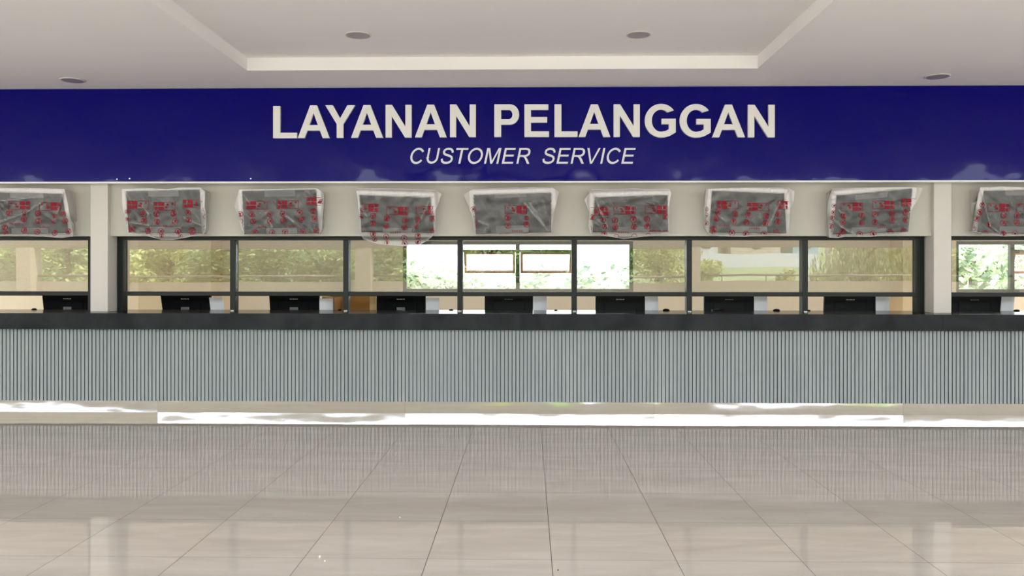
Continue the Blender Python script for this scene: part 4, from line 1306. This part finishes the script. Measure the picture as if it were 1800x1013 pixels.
for rname, Y, x_, fs in (('front', -15.2, -20.5, 1.0), ('middle', -19.8, -18.375 * 36.46 / 31.86 - 4.863, 1.144), ('rear', -25.2, -20.5 * 41.86 / 31.86, 1.314)):
    num = {'left': 0, 'right': 0}
    while x_ < 26:
        q = seen_at(x_, Y)
        if not (1185 < q < 1730) and not (rname == 'front' and 980 < q < 1200):
            side = 'left' if q < 1300 else 'right'
            num[side] += 1; k += 1
            yel = k % 3 == 0
            tree((x_, Y, terr(Y) - 0.05), {'front': 3.3, 'middle': 3.9, 'rear': 4.4}[rname] * (0.9 + 0.2 * random.random()), 1.5 * fs, 'leaf_b' if yel else 'leaf_a', 5200, 0.12, k,
                 '%s %s tree from the left in the %s row mirrored %s the houses' % (ORD[num[side] - 1], 'yellow green' if yel else 'mid green', rname, 'left of' if side == 'left' else 'right of'), low=0.08)
        x_ += 4.25 * fs
for i, (px_, Y, lab) in enumerate(((1505, -17, 'pale weeping tree mirrored in the last bay, left one'), (1590, -23.5, 'pale weeping tree mirrored in the last bay, right one'))):
    tree(at_tree(px_, Y), 4.2, 1.5, 'leaf_c', 6000, 0.12, 300 + i, lab, droop=0.7)
tree(at_tree(1240, -18), 2.0, 0.8, 'leaf_b', 1200, 0.11, 401, 'small leafy bush mirrored in the bay with the houses', trunk=0.05)
tree(at_tree(1383, -15.5), 1.9, 0.35, 'leaf_b', 500, 0.12, 402, 'slim young tree mirrored in the bay with the houses', trunk=0.04)

# houses on the rise
HY = -46
hz = terr(HY)
def house(xa, xb, label, roofm, wallm, y_off=0.0, hgt=1.9):
    a, b = mirrored(xa, 479, HY + y_off).x, mirrored(xb, 479, HY + y_off).x
    z0 = terr(HY + y_off) - 0.1
    o = empty('house', ((a + b) / 2, HY + y_off, z0), label, 'house', 'houses on the rise')
    y0 = HY + y_off
    MB().box(a, b, y0 - 4, y0, z0, z0 + hgt).build('wall', M[wallm], o)
    r = MB()
    e = 0.3
    v = [(a - e, y0 + e, z0 + hgt), (b + e, y0 + e, z0 + hgt), (b + e, y0 - 4 - e, z0 + hgt), (a - e, y0 - 4 - e, z0 + hgt), (a - e, y0 - 2, z0 + hgt + 1.0), (b + e, y0 - 2, z0 + hgt + 1.0)]
    vs = [r.bm.verts.new(p) for p in v]
    for f in ((0, 1, 5, 4), (3, 4, 5, 2), (0, 4, 3), (1, 2, 5), (0, 3, 2, 1)):
        r.bm.faces.new([vs[i] for i in f])
    r.build('roof', M[roofm], o)
    n = max(1, int((b - a) / 2.2))
    for k in range(n):
        x_ = a + (b - a) * (k + 0.5) / n
        MB().box(x_ - 0.35, x_ + 0.35, y0 + 0.001, y0 + 0.03, z0 + hgt * 0.45, z0 + hgt * 0.75).build('window', M['dark_open'], o)
house(1285, 1372, 'long low house with a clay roof mirrored in the right bays', 'roof', 'house')
house(1394, 1440, 'teal walled shed with clay roof mirrored right of the long house', 'roof', 'teal', 0.0)
house(1222, 1262, 'small pale house mirrored left of the long house', 'roof', 'fence', 0.0)
fa, fb_ = mirrored(1215, 479, -38).x, mirrored(1440, 479, -38).x
tag(MB().box(fa, fb_, -38.2, -38, terr(-38) - 0.1, terr(-38) + 0.9).build('boundary_wall', M['fence']), 'pale grey boundary wall mirrored below the houses', 'wall')
p = at_tree(1455, -24)
tag(MB().tube([p, (p[0], p[1], p[2] + 6.5)], 0.09, 10).build('utility_pole', M['pole']), 'grey pole mirrored in the last bay', 'pole')

# greenery behind the office, seen through the back windows
for px_, Y, h, rad, mt, lab in ((690, 26, 2.1, 1.3, 'leaf_d', 'at its left edge'), (790, 31, 1.7, 1.5, 'leaf_d', 'in its left pane'), (930, 28, 1.6, 1.5, 'leaf_d', 'behind its middle post'), (1055, 24.5, 1.8, 1.3, 'leaf_d', 'in its right pane'), (1150, 31, 2.1, 1.4, 'leaf_d', 'at its right edge'),
                              (1705, 24, 3.2, 1.4, 'leaf_d', 'left one'), (1800, 31, 3.4, 1.6, 'leaf_d', 'right one')):
    q = at(px_, 479, Y)
    tree((q.x, Y, -0.5), h, rad, mt, 1500, 0.16, 500 + px_, 'glare-pale bush seen through the %s office window, %s' % ('right' if px_ > 1500 else 'middle', lab), low=0.15)
